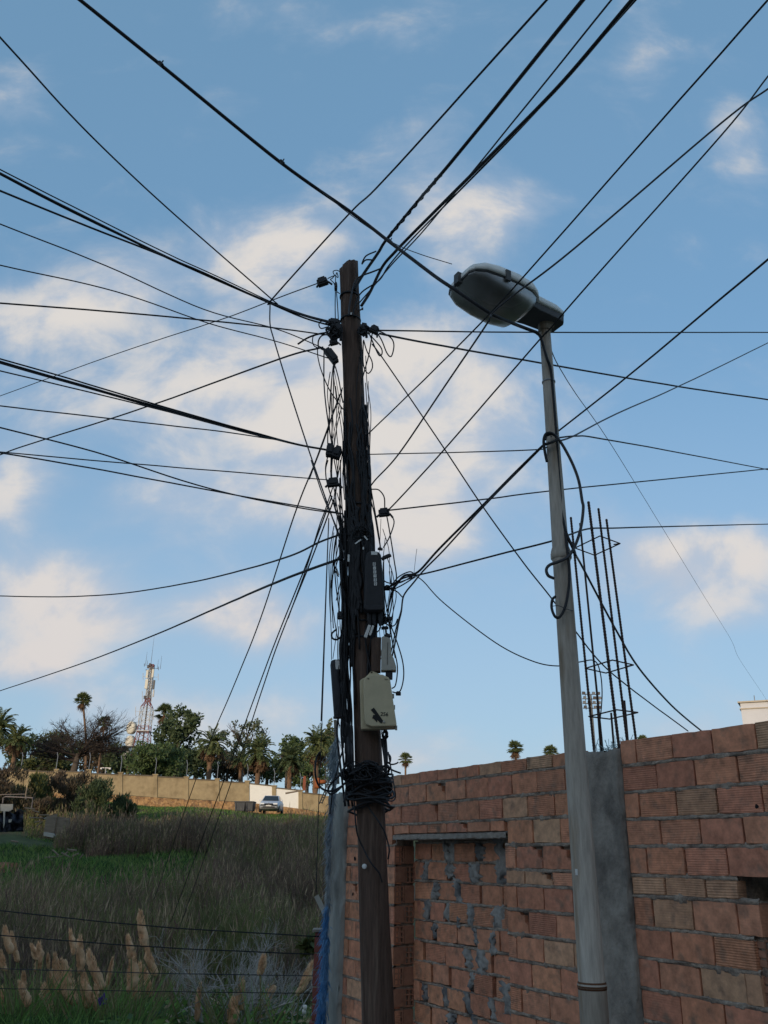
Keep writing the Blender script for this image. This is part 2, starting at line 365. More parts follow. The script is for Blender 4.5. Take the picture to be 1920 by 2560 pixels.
for i, (z0, z1) in enumerate(((-.042, .120), (-.195, -.042), (-.35, -.195), (-.505, -.35), (-.66, -.505), (-.815, -.66), (-.97, -.815), (-1.125, -.97), (-1.28, -1.125), (-1.43, -1.28), (-1.59, -1.43))):
    course(UL, RL, z0, z1, 7.55 + .145 * (i % 2), .05)
# right stretch
for z0, z1, jx, jy, bf in ((.570, .713, 1681, 1870, .12), (.411, .570, 1737, 1930, .05), (.257, .411, 1690, 2000, .15), (.106, .257, 1750, 2075, .05), (-.052, .106, 1713, 2150, .1)):
    course(UC1, UR, z0, z1, jl(jx, jy), bf, nobed=z1 > .7)
for z0, z1, jx, jy, bf in ((-.161, -.052, 1662, 2215, .95), (-.328, -.161, 1733, 2285, .75), (-.485, -.328, 1680, 2365, .05), (-.64, -.485, 1751, 2445, .2)):
    course(UC1, 3.22 + (.10 if z1 > -.06 else ru(-.02, .04)), z0, z1, jl(jx, jy), bf)
for z0, z1, jx, jy, bf in ((-.80, -.64, 1703, 2520, .1), (-.955, -.80, 1751, 2540, .1), (-1.11, -.955, 1703, 2545, .1), (-1.265, -1.11, 1751, 2540, .1), (-1.42, -1.265, 1703, 2545, .1), (-1.585, -1.42, 1751, 2540, .1)):
    course(UC1, UR, z0, z1, jl(jx, jy), bf)
# broken hollow bricks at the edge of the small opening
def hollow(u, v0, z0, z1, w=.095, par=wall, m=M_hollow, faceu=True):
    """brick end with 2 x 3 holes, facing the opening (towards -u), from v0 to v0+w"""
    mb = MB(); H = z1 - z0; cols = [0, .14, .43, .57, .86, 1.0]; rows = [0, .08, .31, .39, .62, .70, .92, 1.0]
    for i in range(5):
        for k in range(7):
            y0, y1 = v0 + w * cols[i], v0 + w * cols[i + 1]; a, b = z0 + H * rows[k] + CZ, z0 + H * rows[k + 1] + CZ
            hole = i in (1, 3) and k in (1, 3, 5)
            x = -u
            if not hole: mb.add([(x, y0, a), (x, y1, a), (x, y1, b), (x, y0, b)], [(0, 1, 2, 3)])
            else:
                d = x - .07
                mb.add([(x, y0, a), (x, y1, a), (x, y1, b), (x, y0, b), (d, y0, a), (d, y1, a), (d, y1, b), (d, y0, b)], [(4, 5, 6, 7), (0, 1, 5, 4), (1, 2, 6, 5), (2, 3, 7, 6), (3, 0, 4, 7)])
    return obj('hollow_brick', mb, m, par)
for i, (z0, z1) in enumerate(((-.042, .120), (-.195, -.042), (-.35, -.195), (-.505, -.35), (-.66, -.505), (-.815, -.66), (-.97, -.815), (-1.125, -.97), (-1.28, -1.125))):
    uu = RL + ru(-.012, .004)
    if i % 2 == 0:
        hollow(uu, .004, z0 + .01, z1 - .012)
        obj('brick', MB().box((-(uu + .09), .15, (z0 + z1) / 2 + CZ), (.18, .092, z1 - z0 - .02)), M_hollow, wall)
    else:
        obj('brick', MB().box((-(uu + .09), .054, (z0 + z1) / 2 + CZ), (.17, .092, z1 - z0 - .03)), M_hollow, wall)
        hollow(uu + .004, .104, z0 + .01, z1 - .012)
for z0, z1 in ((-.328, -.161), (-.485, -.328), (-.64, -.485)): hollow(3.21, .01, z0 + .01, z1 - .012); hollow(3.21, .105, z0 + .01, z1 - .012)
obj('soldier_lintel', MB().box((-2.6, .10, .03 + CZ), (1.3, .19, .045)), M_lint, wall)
# concrete lintel over the bricked-up doorway
n = 60; mb = MB(); vs = []; fs = []
for i in range(n + 1):
    u = RL + .03 + (RR - .05 - RL) * i / n
    for k, (v, z) in enumerate(((.23, .158), (-.006, .157), (-.008, .164), (-.007, .192), (.02, .202))):
        g = nz((u * 14, k // 2, 2), 2.2) * .006; vs.append((-u, v + g, z + CZ + nz((u * 10, k, 9), 2) * .008))
for i in range(n):
    for k in range(4): a = i * 5 + k; fs.append((a, a + 5, a + 6, a + 1))
obj('lintel', MB().add(vs, fs), M_lint, wall)
# doorway infill: bricks with wide smeared joints
VI = .20
zt = .15; row = 0; smear = []
while zt > -1.55:
    zb = zt - .152; u = RL - .005 + (.10 if row % 2 else 0.0); first = True
    if row % 2: brick(RL - .005, RL - .09, zb + .003, zt - .010, VI, .0, 1.6)
    while u > RR + .05:
        L = ru(.22, .285); e = max(u - L, RR)
        sag = ru(-.008, .006)
        brick(u, e, zb + .004 + sag, zt - .014 + sag, VI + ru(-.006, .01), .0, 2.2)
        gap = ru(.02, .095); smear.append((e - gap / 2, gap, zb, zt)); u = e - gap
    bed(RL - .005, RR, zt - .022, zt + .003, VI, ru(0, .006), 'mortar_bed')
    zt = zb; row += 1
def blob(u, gap, z0, z1, v, big=1.0):
    vs = []; fs = []; nu, nk = 7, 13; ph = rnd() * 90; lean = ru(-.035, .035); ext_ = ru(.38, .62)
    for i in range(nu + 1):
        for k in range(nk + 1):
            a, f = i / nu * 2 - 1, k / nk * 2 - 1
            wdt = gap * max(.25, .75 + .75 * nz((ph, k * .42, 1 if a < 0 else 5), 1.3, 4)) * big
            uu = u + a * wdt + lean * f; zz = (z0 + z1) / 2 + f * (z1 - z0) * ext_ + nz((ph, i * .7, 4 + (k > 6) * 3), 1.2) * .022
            b = max(0, 1 - a * a) ** .5 * max(0, 1 - f ** 6)
            vs.append((-uu, v + .012 - b * (.020 + .010 * nz((uu * 30, zz * 30, ph), 1)) + nz((uu * 22, zz * 22, ph), 1) * .006, zz + CZ))
    for i in range(nu):
        for k in range(nk): a = i * (nk + 1) + k; fs.append((a, a + nk + 1, a + nk + 2, a + 1))
    obj('mortar_smear', MB().add(vs, fs), M_smear, wall, True)
for u, g, z0, z1 in smear:
    if u > RR + .02 and g > .046: blob(u, max(g, .04), z0, z1, VI)
for u, z, s in ((6.35, .06, .10), (6.0, -.1, .07), (5.62, .06, .13), (5.45, -.03, .08), (5.75, -.55, .08), (6.55, -.22, .06), (5.6, -.9, .12), (5.9, -.7, .09), (6.2, -.45, .05)): blob(u, s * .8, z - s, z + s, VI - .004)
for i in range(46):     # mortar squeezed out over the brick faces
    u = ru(2.9, 4.05) if i % 2 else ru(4.45, 5.28); z = random.choice((.57, .411, .257, .106, -.052, -.161, -.328, -.485, -.64, -.80)) if i % 2 else random.choice((.447, .29, .12, -.042, -.141, -.295, -.448, -.606, -.762))
    if i % 2 and u < 3.2 and z < .05: continue
    vs = []; fs = []; ph = rnd() * 50; nu, nk = 7, 6; W_, H_ = ru(.015, .05), ru(.010, .026)
    for a in range(nu + 1):
        for b in range(nk + 1):
            p, q = a / nu * 2 - 1, b / nk * 2 - 1; e_ = max(0, 1 - p * p - q * q) ** .5; r_ = 1 + .5 * nz((p * 1.5, q * 1.5, ph), 1, 3)
            vs.append((-u + p * W_ * r_, .004 - e_ * ru(.006, .011), z - .012 + q * H_ * r_ + CZ))
    for a in range(nu):
        for b in range(nk): k_ = a * (nk + 1) + b; fs.append((k_, k_ + nk + 1, k_ + nk + 2, k_ + 1))
    obj('mortar_squeeze', MB().add(vs, fs), M_mortar, wall, True)
# flat near-black patches on brick faces, painting the shade of knocked holes
for u, z, s in ((wu(1893, 2016), None, .012), (7.62, -.30, .016), (7.60, .0, .02)):
    if z is None: z = (ray(1893, 2016) * (-WD / ray(1893, 2016).dot(WN))).z
    pts = [(-u + math.cos(a) * s * ru(.7, 1.2), -.0035, z + CZ + math.sin(a) * s * ru(.7, 1.3)) for a in [i * math.pi / 5 for i in range(10)]]
    obj('hole_shade_patch', MB().add(pts, [tuple(range(9, -1, -1))]), M_dark, wall)

def rough_column(name, u0, u1, v0, v1, z0, z1, amp, label, topn=.03):
    """cast concrete column as a rough displaced shell"""
    nu, nk, nd = 12, 70, 6; vs = []; fs = []
    ring = [(u0 + (u1 - u0) * i / nu, v0) for i in range(nu)] + [(u1, v0 + (v1 - v0) * i / nd) for i in range(nd)] + [(u1 + (u0 - u1) * i / nu, v1) for i in range(nu)] + [(u0, v1 + (v0 - v1) * i / nd) for i in range(nd)]
    m = len(ring); cu, cv_ = (u0 + u1) / 2, (v0 + v1) / 2
    for k in range(nk + 1):
        for i, (u, v) in enumerate(ring):
            z = z0 + (z1 - z0) * k / nk
            g = nz((u * 3, v * 3, z * 2.2), 1.5, 5) * amp; edge = nz((z * 9, i // nu, 3), 1.3) * amp * .8
            corner = i % nu == 0 and i <= nu
            du = g * (1 if u > cu else -1) + (edge if corner else 0); s = .985 if k == nk else 1
            zz = z + (nz((u * 6, v * 6, 1), 1.5) * topn if k > nk - 2 else 0)
            vs.append((-(cu + (u - cu) * s + du), v + nz((u * 5, z * 4, 8), 1.4) * amp * .5, zz + CZ))
    for k in range(nk):
        for i in range(m): a = k * m + i; b = k * m + (i + 1) % m; fs.append((a, b, b + m, a + m))
    fs.append(tuple(nk * m + i for i in range(m)))
    o = obj(name, MB().add(vs, fs), M_conc, None, True, -WN * WD, (0, 0, WROT)); tag(o, label, 'column'); return o
rough_column('concrete_column', UC0, UC1, -.028, .24, -1.6, .66, .016, 'rough grey concrete column in the brick wall, right beside the lamp post')
cc_ = rough_column('concrete_column', 8.14, UL, -.03, .26, -2.2, .60, .03, 'narrow concrete corner column hung with blue shreds, left of the wooden pole')
cc_.data.materials.clear(); cc_.data.materials.append(M_conc2)

# ------------------------------------------------------------------ wooden pole
PY = 6.2
def polex(py): return 870 + (py - 650) * .0403
def pole_r(z): return .104 - (.104 - .077) * max(0, min(1, (z + 1.6) / 6.5))
ptop, pbot = at(871, 662, PY), at(947, 2560, PY)
pdir = (ptop - pbot).normalized(); pfoot = pbot + pdir * ((0 - .05 - pbot.z) / pdir.z)
def pole_axis(z): return pfoot + (ptop - pfoot) * ((z + CZ - pfoot.z) / (ptop.z - pfoot.z))    # z above the eye
pole = empty('utility_pole', pfoot)
tag(pole, 'weathered wooden utility pole wrapped in cables, leaning slightly left', 'utility pole')
mb = MB(); nk, nr = 60, 28; vs = []; fs = []
for k in range(nk + 1):
    c = pfoot + (ptop - pfoot) * (k / nk) - pfoot; rr = pole_r(c.z - CZ)
    for i in range(nr):
        a = 2 * math.pi * i / nr
        g = nz((math.cos(a) * 2.4, math.sin(a) * 2.4, c.z * .35), 1.4, 3) * .010 - (.016 if i in (9, 17, 23) and (k * 7 + i * 5) % 40 < 30 else 0)
        p = c + Vector((math.cos(a), math.sin(a), 0)) * (rr + g)
        if k == nk: p.z += .05 * math.cos(a - .4) + .03 * math.sin(3 * a) * .4
        vs.append(p)
for k in range(nk):
    for i in range(nr): a = k * nr + i; b = k * nr + (i + 1) % nr; fs.append((a, b, b + nr, a + nr))
vs.append(ptop - pfoot + Vector((0, 0, .045))); t0 = nk * nr
for i in range(nr): fs.append((t0 + i, t0 + (i + 1) % nr, len(vs) - 1))
obj('shaft', MB().add(vs, fs), M_wood, pole, True)
def band(z, w, m, nm, extra=.004):
    c = pole_axis(z) - pfoot; r = pole_r(z) + extra + .006
    obj(nm, MB().lathe([(r - .004, -w / 2), (r, -w / 2), (r, w / 2), (r - .004, w / 2)], 24, c), m, pole, True)
for z, w in ((4.52, .012), (4.28, .012), (2.55, .012), (2.2, .012), (1.98, .012), (1.72, .014), (1.62, .012), (1.5, .012)): band(z, w, M_blackp, 'strap')
def near(px, py, off=.0): return at(px, py, PY - .11 - off)
q = near(906, 772, -.05) - pfoot
obj('bolt', MB().tube([q + Vector((-.05, .05, 0)), q], .007, 6).lathe([(.013, -.008), (.013, .008)], 6, q, Matrix.Rotation(R(90), 3, 'Y')), M_galv, pole)
q = near(911, 2166, .0) - pfoot
obj('plug', MB().lathe([(.017, 0), (.015, .012), (.006, .016)], 8, q, Matrix.Rotation(R(90), 3, 'X')), M_tag, pole)
q = near(878, 784) - pfoot; obj('tag', MB().box(q, (.014, .004, .022)), M_tag, pole)

# ------------------------------------------------------------------ cables
def zz(x0, y0, k): return lambda x, y: (x0 + x * k, y0 + y * k)
Z5 = zz(700, 600, 400 / 1475); Z6 = zz(720, 1150, 400 / 1041); Z7 = zz(1080, 620, 400 / 1301); Z8 = zz(1280, 1200, 640 / 1659); ZB = zz(860, 1340, 200 / 851); DD = zz(0, 0, 1920 / 1659)
ZL = zz(780, 1880, 220 / 1431)
def D3(zoom, pts):
    out = []
    for p in pts:
        x, y = zoom(p[0], p[1]); out.append((x, y) + tuple(p[2:]))
    return out
NC = [0]
def cable(label, pts, w, zoom=None, name='overhead_cable', cat='cable', group='overhead cables', ext=(0, 0), m=M_cable, sub=8, n=5, parent=None, sag=0.0):
    """pts: (px, py, Y) or (px, py, None, z above eye); w = width in picture pixels at the first given point"""
    if zoom: pts = D3(zoom, pts)
    P = [at(p[0], p[1], p[2]) if p[2] is not None else atz(p[0], p[1], p[3]) for p in pts]
    ref = P[len(P) // 2]; rad = w / 2 / FPX * (ref - CAM).dot(_f)
    Q = spline(P, sub)
    if ext[0]: Q = [Q[0] + (Q[0] - Q[1]).normalized() * ext[0] * f for f in (1, .66, .33)] + Q
    if ext[1]: Q = Q + [Q[-1] + (Q[-1] - Q[-2]).normalized() * ext[1] * f for f in (.33, .66, 1)]
    if m is M_cable and NC[0] % 3 == 1: m = M_cable2
    Q = [q + Vector((0, 0, nz((q.x * 2, q.y * 2, NC[0]), 1.0, 2) * .0025)) for q in Q]; o = obj(name, MB().tube(Q, rad, n), m, parent, True)
    if parent is None: tag(o, label, cat, group)
    NC[0] += 1; return o
E5 = (5, 0); OV = 'overhead cables'
# from the top edge of the picture down to the pole head
cable('thick cable from upper left crossing above the pole to the lamp head', [(175, -20, 3.6), (399, 160, 3.9), (700, 405, 4.35), (880, 532, 4.6), (978, 608, 4.6), (1080, 685, 4.45), (1131, 720, 4.38), (1224, 783, 4.42), (1277, 806, 4.6), (1304, 817, 4.74), (1343, 832, 4.84)], 9.5, ext=(4, 0))
cable('thin loose wire end hanging off the thick upper-left cable', [(795, 470, 4.46), (880, 540, 4.6), (982, 606, 4.75), (1050, 635, 4.8), (1130, 660, 4.85)], 2.2, name='loose_wire', cat='wire')
for px, py, Y in ((402, 160, 3.88), (705, 406, 4.34), (975, 604, 4.73)):
    q = at(px, py, Y); tag(obj('cable_tie', MB().tube([q + Vector((-.012, 0, .014)), q + Vector((.010, 0, -.012))], .013, 6).tube([q, q + Vector((.012, 0, .03))], .004, 4), M_cable), {402: 'upper-left small tie on the thick overhead cable', 705: 'middle small tie on the thick overhead cable', 975: 'small tie on the thick cable where it crosses above the pole head'}[px], 'cable tie', 'ties on the thick cable')
cable('straight cable from the top edge down to the left bunch beside the pole', [(1366, 0, None, 4.3), (960, 450, None, 4.6), (872, 535, 5.5), (685, 742, 6.0), (676, 758, 6.05)], 4.5, ext=E5)
cable('thick twisted cable from the top edge, coiled wrap near the pole top', [(1456, 0, None, 4.5), (1214, 300, None, 4.7), (1100, 438, None, 4.75), (1030, 520, 5.7), (965, 600, 6.0), (945, 632, 6.08), (905, 690, 6.12), (885, 725, 6.1)], 8, ext=E5)
hel = [];
for i in range(61):
    f = i / 60; a = at(1100 - 135 * f, 438 + 162 * f, 5.25 + .75 * f); hel.append(a + Vector((math.cos(i * .9) * .013, math.sin(i * .9) * .012, math.sin(i * .9) * .006)))
tag(obj('spiral_wrap', MB().tube(hel, .009, 5), M_cable, None, True), 'spiral dead-end wrap around the thick cable just above the pole', 'cable wrap')
cable('thin cable from the top edge running close left of the thickest one', [(1528, 0, None, 4.4), (1250, 345, None, 4.6), (1060, 575, 5.8), (985, 655, 6.0), (930, 720, 6.1), (895, 760, 6.1)], 3.6, ext=E5)
cable('thickest paired cable from the top edge to the pole head', [(1580, 0, None, 4.4), (1406, 205, None, 4.5), (1245, 370, None, 4.6), (1040, 575, 5.8), (985, 632, 5.95), (955, 668, 6.05), (925, 730, 6.1), (903, 765, 6.1)], 8, ext=E5)
cable('second strand of the thickest pair, peeling off near the pole', [(1583, 6, None, 4.42), (1300, 322, None, 4.6), (1042, 585, 5.8), (975, 660, 6.0), (948, 700, 6.06), (900, 735, 6.08), (880, 790, 6.09)], 4, ext=E5)
cable('short jumper strand looping from the paired cable to the pole top', [(950, 672, 6.04), (930, 680, 6.06), (900, 692, 6.08), (885, 710, 6.08), (874, 760, 6.08), (872, 790, 6.08)], 4.5, name='jumper_cable')
cable('curled jumper beside the dead-end clamp at the pole top', [(940, 628, 6.05), (915, 640, 6.02), (905, 660, 6.04), (915, 650, 6.05), (935, 650, 6.06)], 4, name='jumper_cable')
# to the right of the pole, upper
cable('cable from upper right corner passing in front of the lamp bowl to the pole', [(1915, 5, None, 3.5), (1540, 430, None, 3.4), (1372, 620, 3.95), (1231, 777, 4.3), (1080, 930, 5.0), (915, 1090, 6.1)], 4.3, ext=E5)
cable('thicker cable from the right edge crossing under the lamp, down to mid pole', [(1925, 218, 3.6), (1805, 306, 3.65), (1437, 620, 3.9), (1289, 734, 4.12), (1231, 783, 4.25), (1212, 817, 4.3), (1080, 1013, 5.0), (996, 1136, 5.5), (939, 1199, 6.0), (920, 1225, 6.10)], 5, ext=E5)
cable('cable from the right edge crossing the lamp neck to the right-hand clamp', [(1920, 190, 3.9), (1805, 336, 4.0), (1480, 701, 4.5), (1369, 829, 4.75), (1347, 852, 4.8), (1108, 1127, 5.5), (1000, 1245, 5.9), (968, 1278, 6.05)], 4.3, ext=E5)
cable('level cable from the pole clamp past the lamp neck to the right edge', [(944, 826, 6.08), (1341, 831, 7.2), (1920, 831, 9)], 3.6, ext=(0, 6))
cable('cable from the pole clamp sagging down to the right edge', [(948, 834, 6.08), (1080, 860, 6.3), (1354, 908, 7.0), (1700, 967, 8.0), (1920, 999, 8.6)], 4.8, ext=(0, 6))
cable('very thin kinked wire from the lamp neck down to the far white building', [(1375, 868, 4.9), (1395, 912, 5.3), (1440, 985, 6.5), (1530, 1115, 9), (1650, 1310, 14), (1760, 1490, 20), (1828, 1600, 25), (1850, 1650, 28), (1910, 1740, 36), (1925, 1770, 38)], .75, name='guy_wire', cat='wire')
cable('steep cable from the right edge to the lamp-post loop', [(1920, 648, None, 2.6), (1574, 937, None, 2.7), (1395, 1078, 4.9), (1378, 1092, 4.86)], 4.4, ext=E5)
cable('gently rising cable from the lamp-post loop to the right edge', [(1380, 1105, 4.86), (1430, 1092, 5.1), (1540, 1035, 5.8), (1710, 960, 7), (1920, 857, 8.6)], 4, ext=(0, 6))
cable('cable leaving the lamp-post loop level, then sagging to the right edge', [(1385, 1096, 4.86), (1440, 1090, 5.1), (1500, 1096, 5.5), (1700, 1132, 7), (1920, 1174, 9)], 4, ext=(0, 6))
cable('level cable between the wooden pole and the lamp-post loop', [(918, 1136, 6.12), (1100, 1132, 5.7), (1330, 1125, 5.0), (1368, 1118, 4.86)], 3.4)
cable('cable from the right-hand pole clamp passing behind the lamp post', [(972, 1276, 6.1), (1215, 1248, 6.4), (1400, 1225, 6.8), (1920, 1172, 8.5)], 3.6, ext=(0, 6))
cable('heavy cable from the right edge through the bars to the pole', [(1930, 1310, 10), (1650, 1317, 7), (1530, 1320, 6.0), (1470, 1322, 5.55), (1420, 1338, 5.2), (1383, 1352, 4.98), (1250, 1385, 5.3), (1070, 1432, 5.85), (1010, 1445, 6.0), (968, 1470, 6.08)], 5, ext=E5)
cable('thick cable from the lamp-post loop slanting down left to the pole', [(1366, 1108, 4.84), (1340, 1130, 4.9), (1215, 1255, 5.4), (1100, 1370, 5.8), (1045, 1430, 6.0), (1010, 1440, 6.02), (985, 1468, 6.06), (970, 1472, 6.08)], 6)
cable('second cable from the lamp-post loop, kinked at the bundle right of the pole', [(1360, 1112, 4.85), (1210, 1265, 5.4), (1112, 1372, 5.8), (1060, 1425, 5.98), (1033, 1458, 6.02), (1015, 1480, 6.05), (1007, 1497, 6.06), (1003, 1530, 6.07), (996, 1560, 6.08), (985, 1620, 6.08), (970, 1680, 6.08)], 4.4)
cable('diagonal cable from upper pole down right behind the lamp post to the wall top', [(930, 860, 6.1), (958, 897, 6.1), (1088, 1088, 6.1), (1204, 1262, 6.1), (1308, 1406, 6.1), (1378, 1495, 6.1), (1440, 1580, 6.2), (1500, 1655, 6.4), (1575, 1720, 6.9), (1720, 1828, 8)], 3.8)
cable('drooping cable from the bundle right of the pole to behind the lamp post', [(1040, 1440, 6.02), (1060, 1455, 6.0), (1110, 1508, 5.9), (1238, 1606, 5.75), (1330, 1652, 5.6), (1395, 1665, 5.5), (1450, 1655, 5.5), (1485, 1652, 5.5), (1500, 1680, 5.5), (1505, 1740, 5.5), (1497, 1830, 5.55)], 3.2)
cable('heavy cable from the lamp-post collar behind the bars down to the wall top', [(1436, 1382, 4.98), (1460, 1425, 5.4), (1540, 1575, 5.95), (1597, 1670, 6.3), (1680, 1765, 7), (1754, 1828, 7.8)], 5.2)
# to the left of the pole
cable('steep cable from the left edge at the top down to the left bunch', [(0, 93, None, 4.4), (200, 312, None, 4.5), (399, 503, None, 4.5), (671, 741, 6.0), (690, 757, 6.05)], 4.2, ext=E5)
for i, (dy, ww, lab, hh) in enumerate(((0, 3, 'upper thin strand of the upper left cable bunch', 0), (9, 5, 'thick strand of the upper left cable bunch', .02), (12, 4, 'lower strand of the upper left cable bunch', .03))):
    cable(lab, [(0, 424 + dy, None, 4.2), (150, 500 + dy * 1.2, None, 4.25), (405, 628 + dy * .9, None, 4.3), (545, 692 + dy * .8, None, 4.35), (681, 756 + dy * .4, 6.05), (760, 786 + dy * .3, 6.1), (835, 806 + dy * .3, 6.12)], ww, ext=E5)
cable('cable just below the upper left bunch, merging near the pole', [(0, 477, None, 4.0), (230, 570, None, 4.1), (486, 672, None, 4.2), (683, 762, 6.05), (760, 795, 6.1), (830, 815, 6.12)], 4.4, ext=E5)
cable('cable from the left edge ending at the long black clamp', [(0, 560, None, 3.8), (266, 665, None, 3.9), (509, 773, None, 4.0), (690, 822, 6.1), (812, 872, 6.1)], 3, ext=E5)
cable('slack thin cable from the left edge to the tail of the long black clamp', [(0, 663, None, 3.6), (290, 729, None, 3.7), (521, 808, None, 3.75), (700, 856, 6.1), (822, 896, 6.1)], 3, ext=E5)
cable('nearly level cable from the left edge to the upper pole cluster', [(0, 758, None, 3.4), (347, 785, None, 3.6), (640, 814, None, 3.75), (786, 833, 6.1), (838, 840, 6.12)], 4, ext=E5)
cable('thin cable rising from the left edge to the topmost small clamp', [(0, 990, 10), (290, 885, 8.5), (555, 798, 7), (700, 743, 6.3), (795, 708, 6.14)], 2.6, ext=(8, 0))
for i, (dy, ww, lab) in enumerate(((0, 4, 'top strand of the middle left cable bunch'), (7, 5, 'thick strand of the middle left cable bunch'), (11, 4, 'bottom strand of the middle left cable bunch'))):
    cable(lab, [(0, 897 + dy, None, 3.1), (150, 940 + dy, None, 3.1), (350, 1000 + dy * .7, None, 3.0), (580, 1066 + dy * .4, None, 2.95), (735, 1108 + dy * .2, 6.12), (822, 1125 + dy * .2, 6.14)], ww, ext=E5)
cable('single cable just under the middle left bunch', [(0, 927, None, 2.95), (200, 975, None, 2.95), (420, 1030, None, 2.9), (640, 1088, None, 2.9), (735, 1108, 6.12)], 3.6, ext=E5)
cable('cable rising from the left edge to the long black clamp on the pole', [(0, 1137, 9.5), (60, 1115, 9.2), (260, 1052, 8.3), (430, 995, 7.5), (700, 897, 6.3), (808, 868, 6.12)], 4, ext=(8, 0))
cable('low-angle cable from the left edge joining the middle bunch', [(0, 1015, None, 2.6), (350, 1055, None, 2.7), (560, 1080, None, 2.75), (720, 1104, 6.12)], 3.4, ext=E5)
cable('long cable from the left edge slanting down to the strap below mid pole', [(0, 1069, None, 2.5), (240, 1131, None, 2.5), (520, 1221, None, 2.45), (740, 1268, 6.1), (858, 1285, 6.12)], 3.8, ext=E5)
cable('level cable from the left edge to the small clamp left of mid pole', [(0, 1130, None, 2.4), (200, 1148, None, 2.4), (430, 1168, None, 2.42), (640, 1185, None, 2.45), (822, 1200, 6.14)], 3.2, ext=E5)
cable('lower of the two long cables slanting to the strap below mid pole', [(0, 1132, None, 2.35), (260, 1176, None, 2.4), (580, 1236, None, 2.45), (800, 1274, 6.1), (858, 1285, 6.12)], 3.8, ext=E5)
cable('sagging cable from the left edge curving up to the pole', [(0, 1490, 12), (150, 1492, 11.3), (300, 1484, 10.5), (463, 1459, 9.3), (600, 1427, 8), (725, 1390, 6.8), (800, 1355, 6.3), (862, 1333, 6.14)], 4.2, ext=(8, 0))
cable('long straight cable from the lower left edge up to the pole', [(0, 1727, 22), (200, 1660, 17), (385, 1588, 13), (560, 1512, 9.5), (700, 1452, 7.2), (850, 1396, 6.14)], 5, ext=(14, 0))
cable('kinked cable dropping from the left bunch back to the pole', [(675, 760, 6.05), (675, 810, 6.05), (685, 850, 6.05), (720, 965, 6.08), (770, 1120, 6.1), (815, 1250, 6.12), (850, 1350, 6.12), (862, 1400, 6.1)], 3.8)
cable('leftmost stay wire running down into the reeds', [(850, 985, 6.14), (790, 1150, 6.5), (735, 1290, 7), (650, 1550, 8.5), (580, 1725, 10), (500, 1920, 13), (380, 2262, 20)], 3.2, name='stay_wire', cat='wire', group='stay wires')
cable('middle stay wire of the close pair running into the reeds', [(830, 1240, 6.14), (770, 1400, 6.6), (690, 1600, 7.8), (645, 1720, 8.6), (560, 1950, 11), (425, 2310, 18)], 3, name='stay_wire', cat='wire', group='stay wires')
cable('right stay wire of the close pair running into the reeds', [(836, 1245, 6.14), (776, 1405, 6.6), (698, 1600, 7.8), (655, 1725, 8.6), (580, 1950, 11), (445, 2330, 18)], 3, name='stay_wire', cat='wire', group='stay wires')
cable('thin drop wire hanging left of the pole past the palm', [(822, 1300, 6.12), (815, 1500, 6.1), (805, 1800, 6.1), (797, 2000, 6.1), (790, 2230, 6.1)], 2.2, name='drop_wire', cat='wire')

# cables strapped down the pole
PB = 'cables strapped down the pole'
rs = random.Random(5)
def pole_cable(side, z1, z0, w, wob, lab=None):
    P = []; k = 9
    for i in range(k + 1):
        z = z1 + (z0 - z1) * i / k; c = pole_axis(z); a = side + rs.uniform(-wob, wob)
        r = pole_r(z) + .012 + rs.uniform(0, .014); P.append(c + Vector((math.sin(a) * r, -math.cos(a) * r, 0)))
    o = obj('strapped_cable', MB().tube(spline(P, 5), w, 5), M_cable, None, True); tag(o, lab or 'black cable strapped along the dark middle of the wooden pole', 'cable', PB); return o
for i in range(26): pole_cable(rs.uniform(-1.5, 1.5), rs.uniform(2.3, 3.5), rs.uniform(1.0, 2.1), rs.uniform(.006, .010), .25)
for i in range(20):
    y0, y1 = rs.uniform(1190, 1480), rs.uniform(1800, 1935); xs = rs.uniform(-17, 4); P = []
    for k in range(8):
        y = y0 + (y1 - y0) * k / 7; P.append(at(polex(y) - 34 + xs + rs.uniform(-4, 4) - (7 if y > 1600 else 0), y, PY - rs.uniform(.0, .1)))
    tag(obj('strapped_cable', MB().tube(spline(P, 5), rs.uniform(.004, .008), 5), M_cable, None, True), 'black cable running down the left edge of the pole to the coil', 'cable', PB)
for i in range(16): pole_cable(rs.uniform(-.9, 1.3), rs.uniform(2.35, 2.6), rs.uniform(1.5, 1.75), rs.uniform(.012, .017), .15, 'thick black sheathed cable packed around the pole behind the closure')
# loose slack loops
LP = 'slack loops beside the pole'
def loop(lab, zoom, pts, w=3.4, Y=PY - .05, grp=LP, name='slack_cable'): return cable(lab, [(p[0], p[1], Y + (.02 * math.sin(i * 2.1))) for i, p in enumerate(pts)], w, zoom, name, 'cable', grp, sub=6)
loop('widest slack loop right of the upper clamps', Z5, [(900, 860), (940, 930), (985, 1040), (1025, 1072), (1050, 980), (1030, 910), (960, 860), (915, 840)], 3.4)
loop('middle slack loop right of the upper clamps', Z5, [(800, 850), (880, 930), (935, 1000), (940, 1050), (915, 1065), (880, 1000), (830, 880)], 3.4)
loop('low teardrop slack loop right of the upper pole', Z5, [(770, 920), (800, 1020), (845, 1110), (850, 1180), (815, 1228), (780, 1190), (765, 1100), (768, 930)], 3.2)
loop('slack cable swinging from upper clamp to the pole edge', Z5, [(850, 860), (820, 1050), (780, 1200), (752, 1310), (745, 1400)], 3.4)
loop('curved riser hugging the right edge of the middle pole', Z5, [(690, 1480), (735, 1475), (770, 1550), (800, 1680), (812, 1850), (818, 2050), (815, 2200)], 5, name='riser_cable')
loop('second riser along the right edge of the middle pole', Z5, [(745, 1000), (742, 1300), (765, 1600), (790, 1850), (800, 2060), (830, 2200)], 4.5, name='riser_cable')
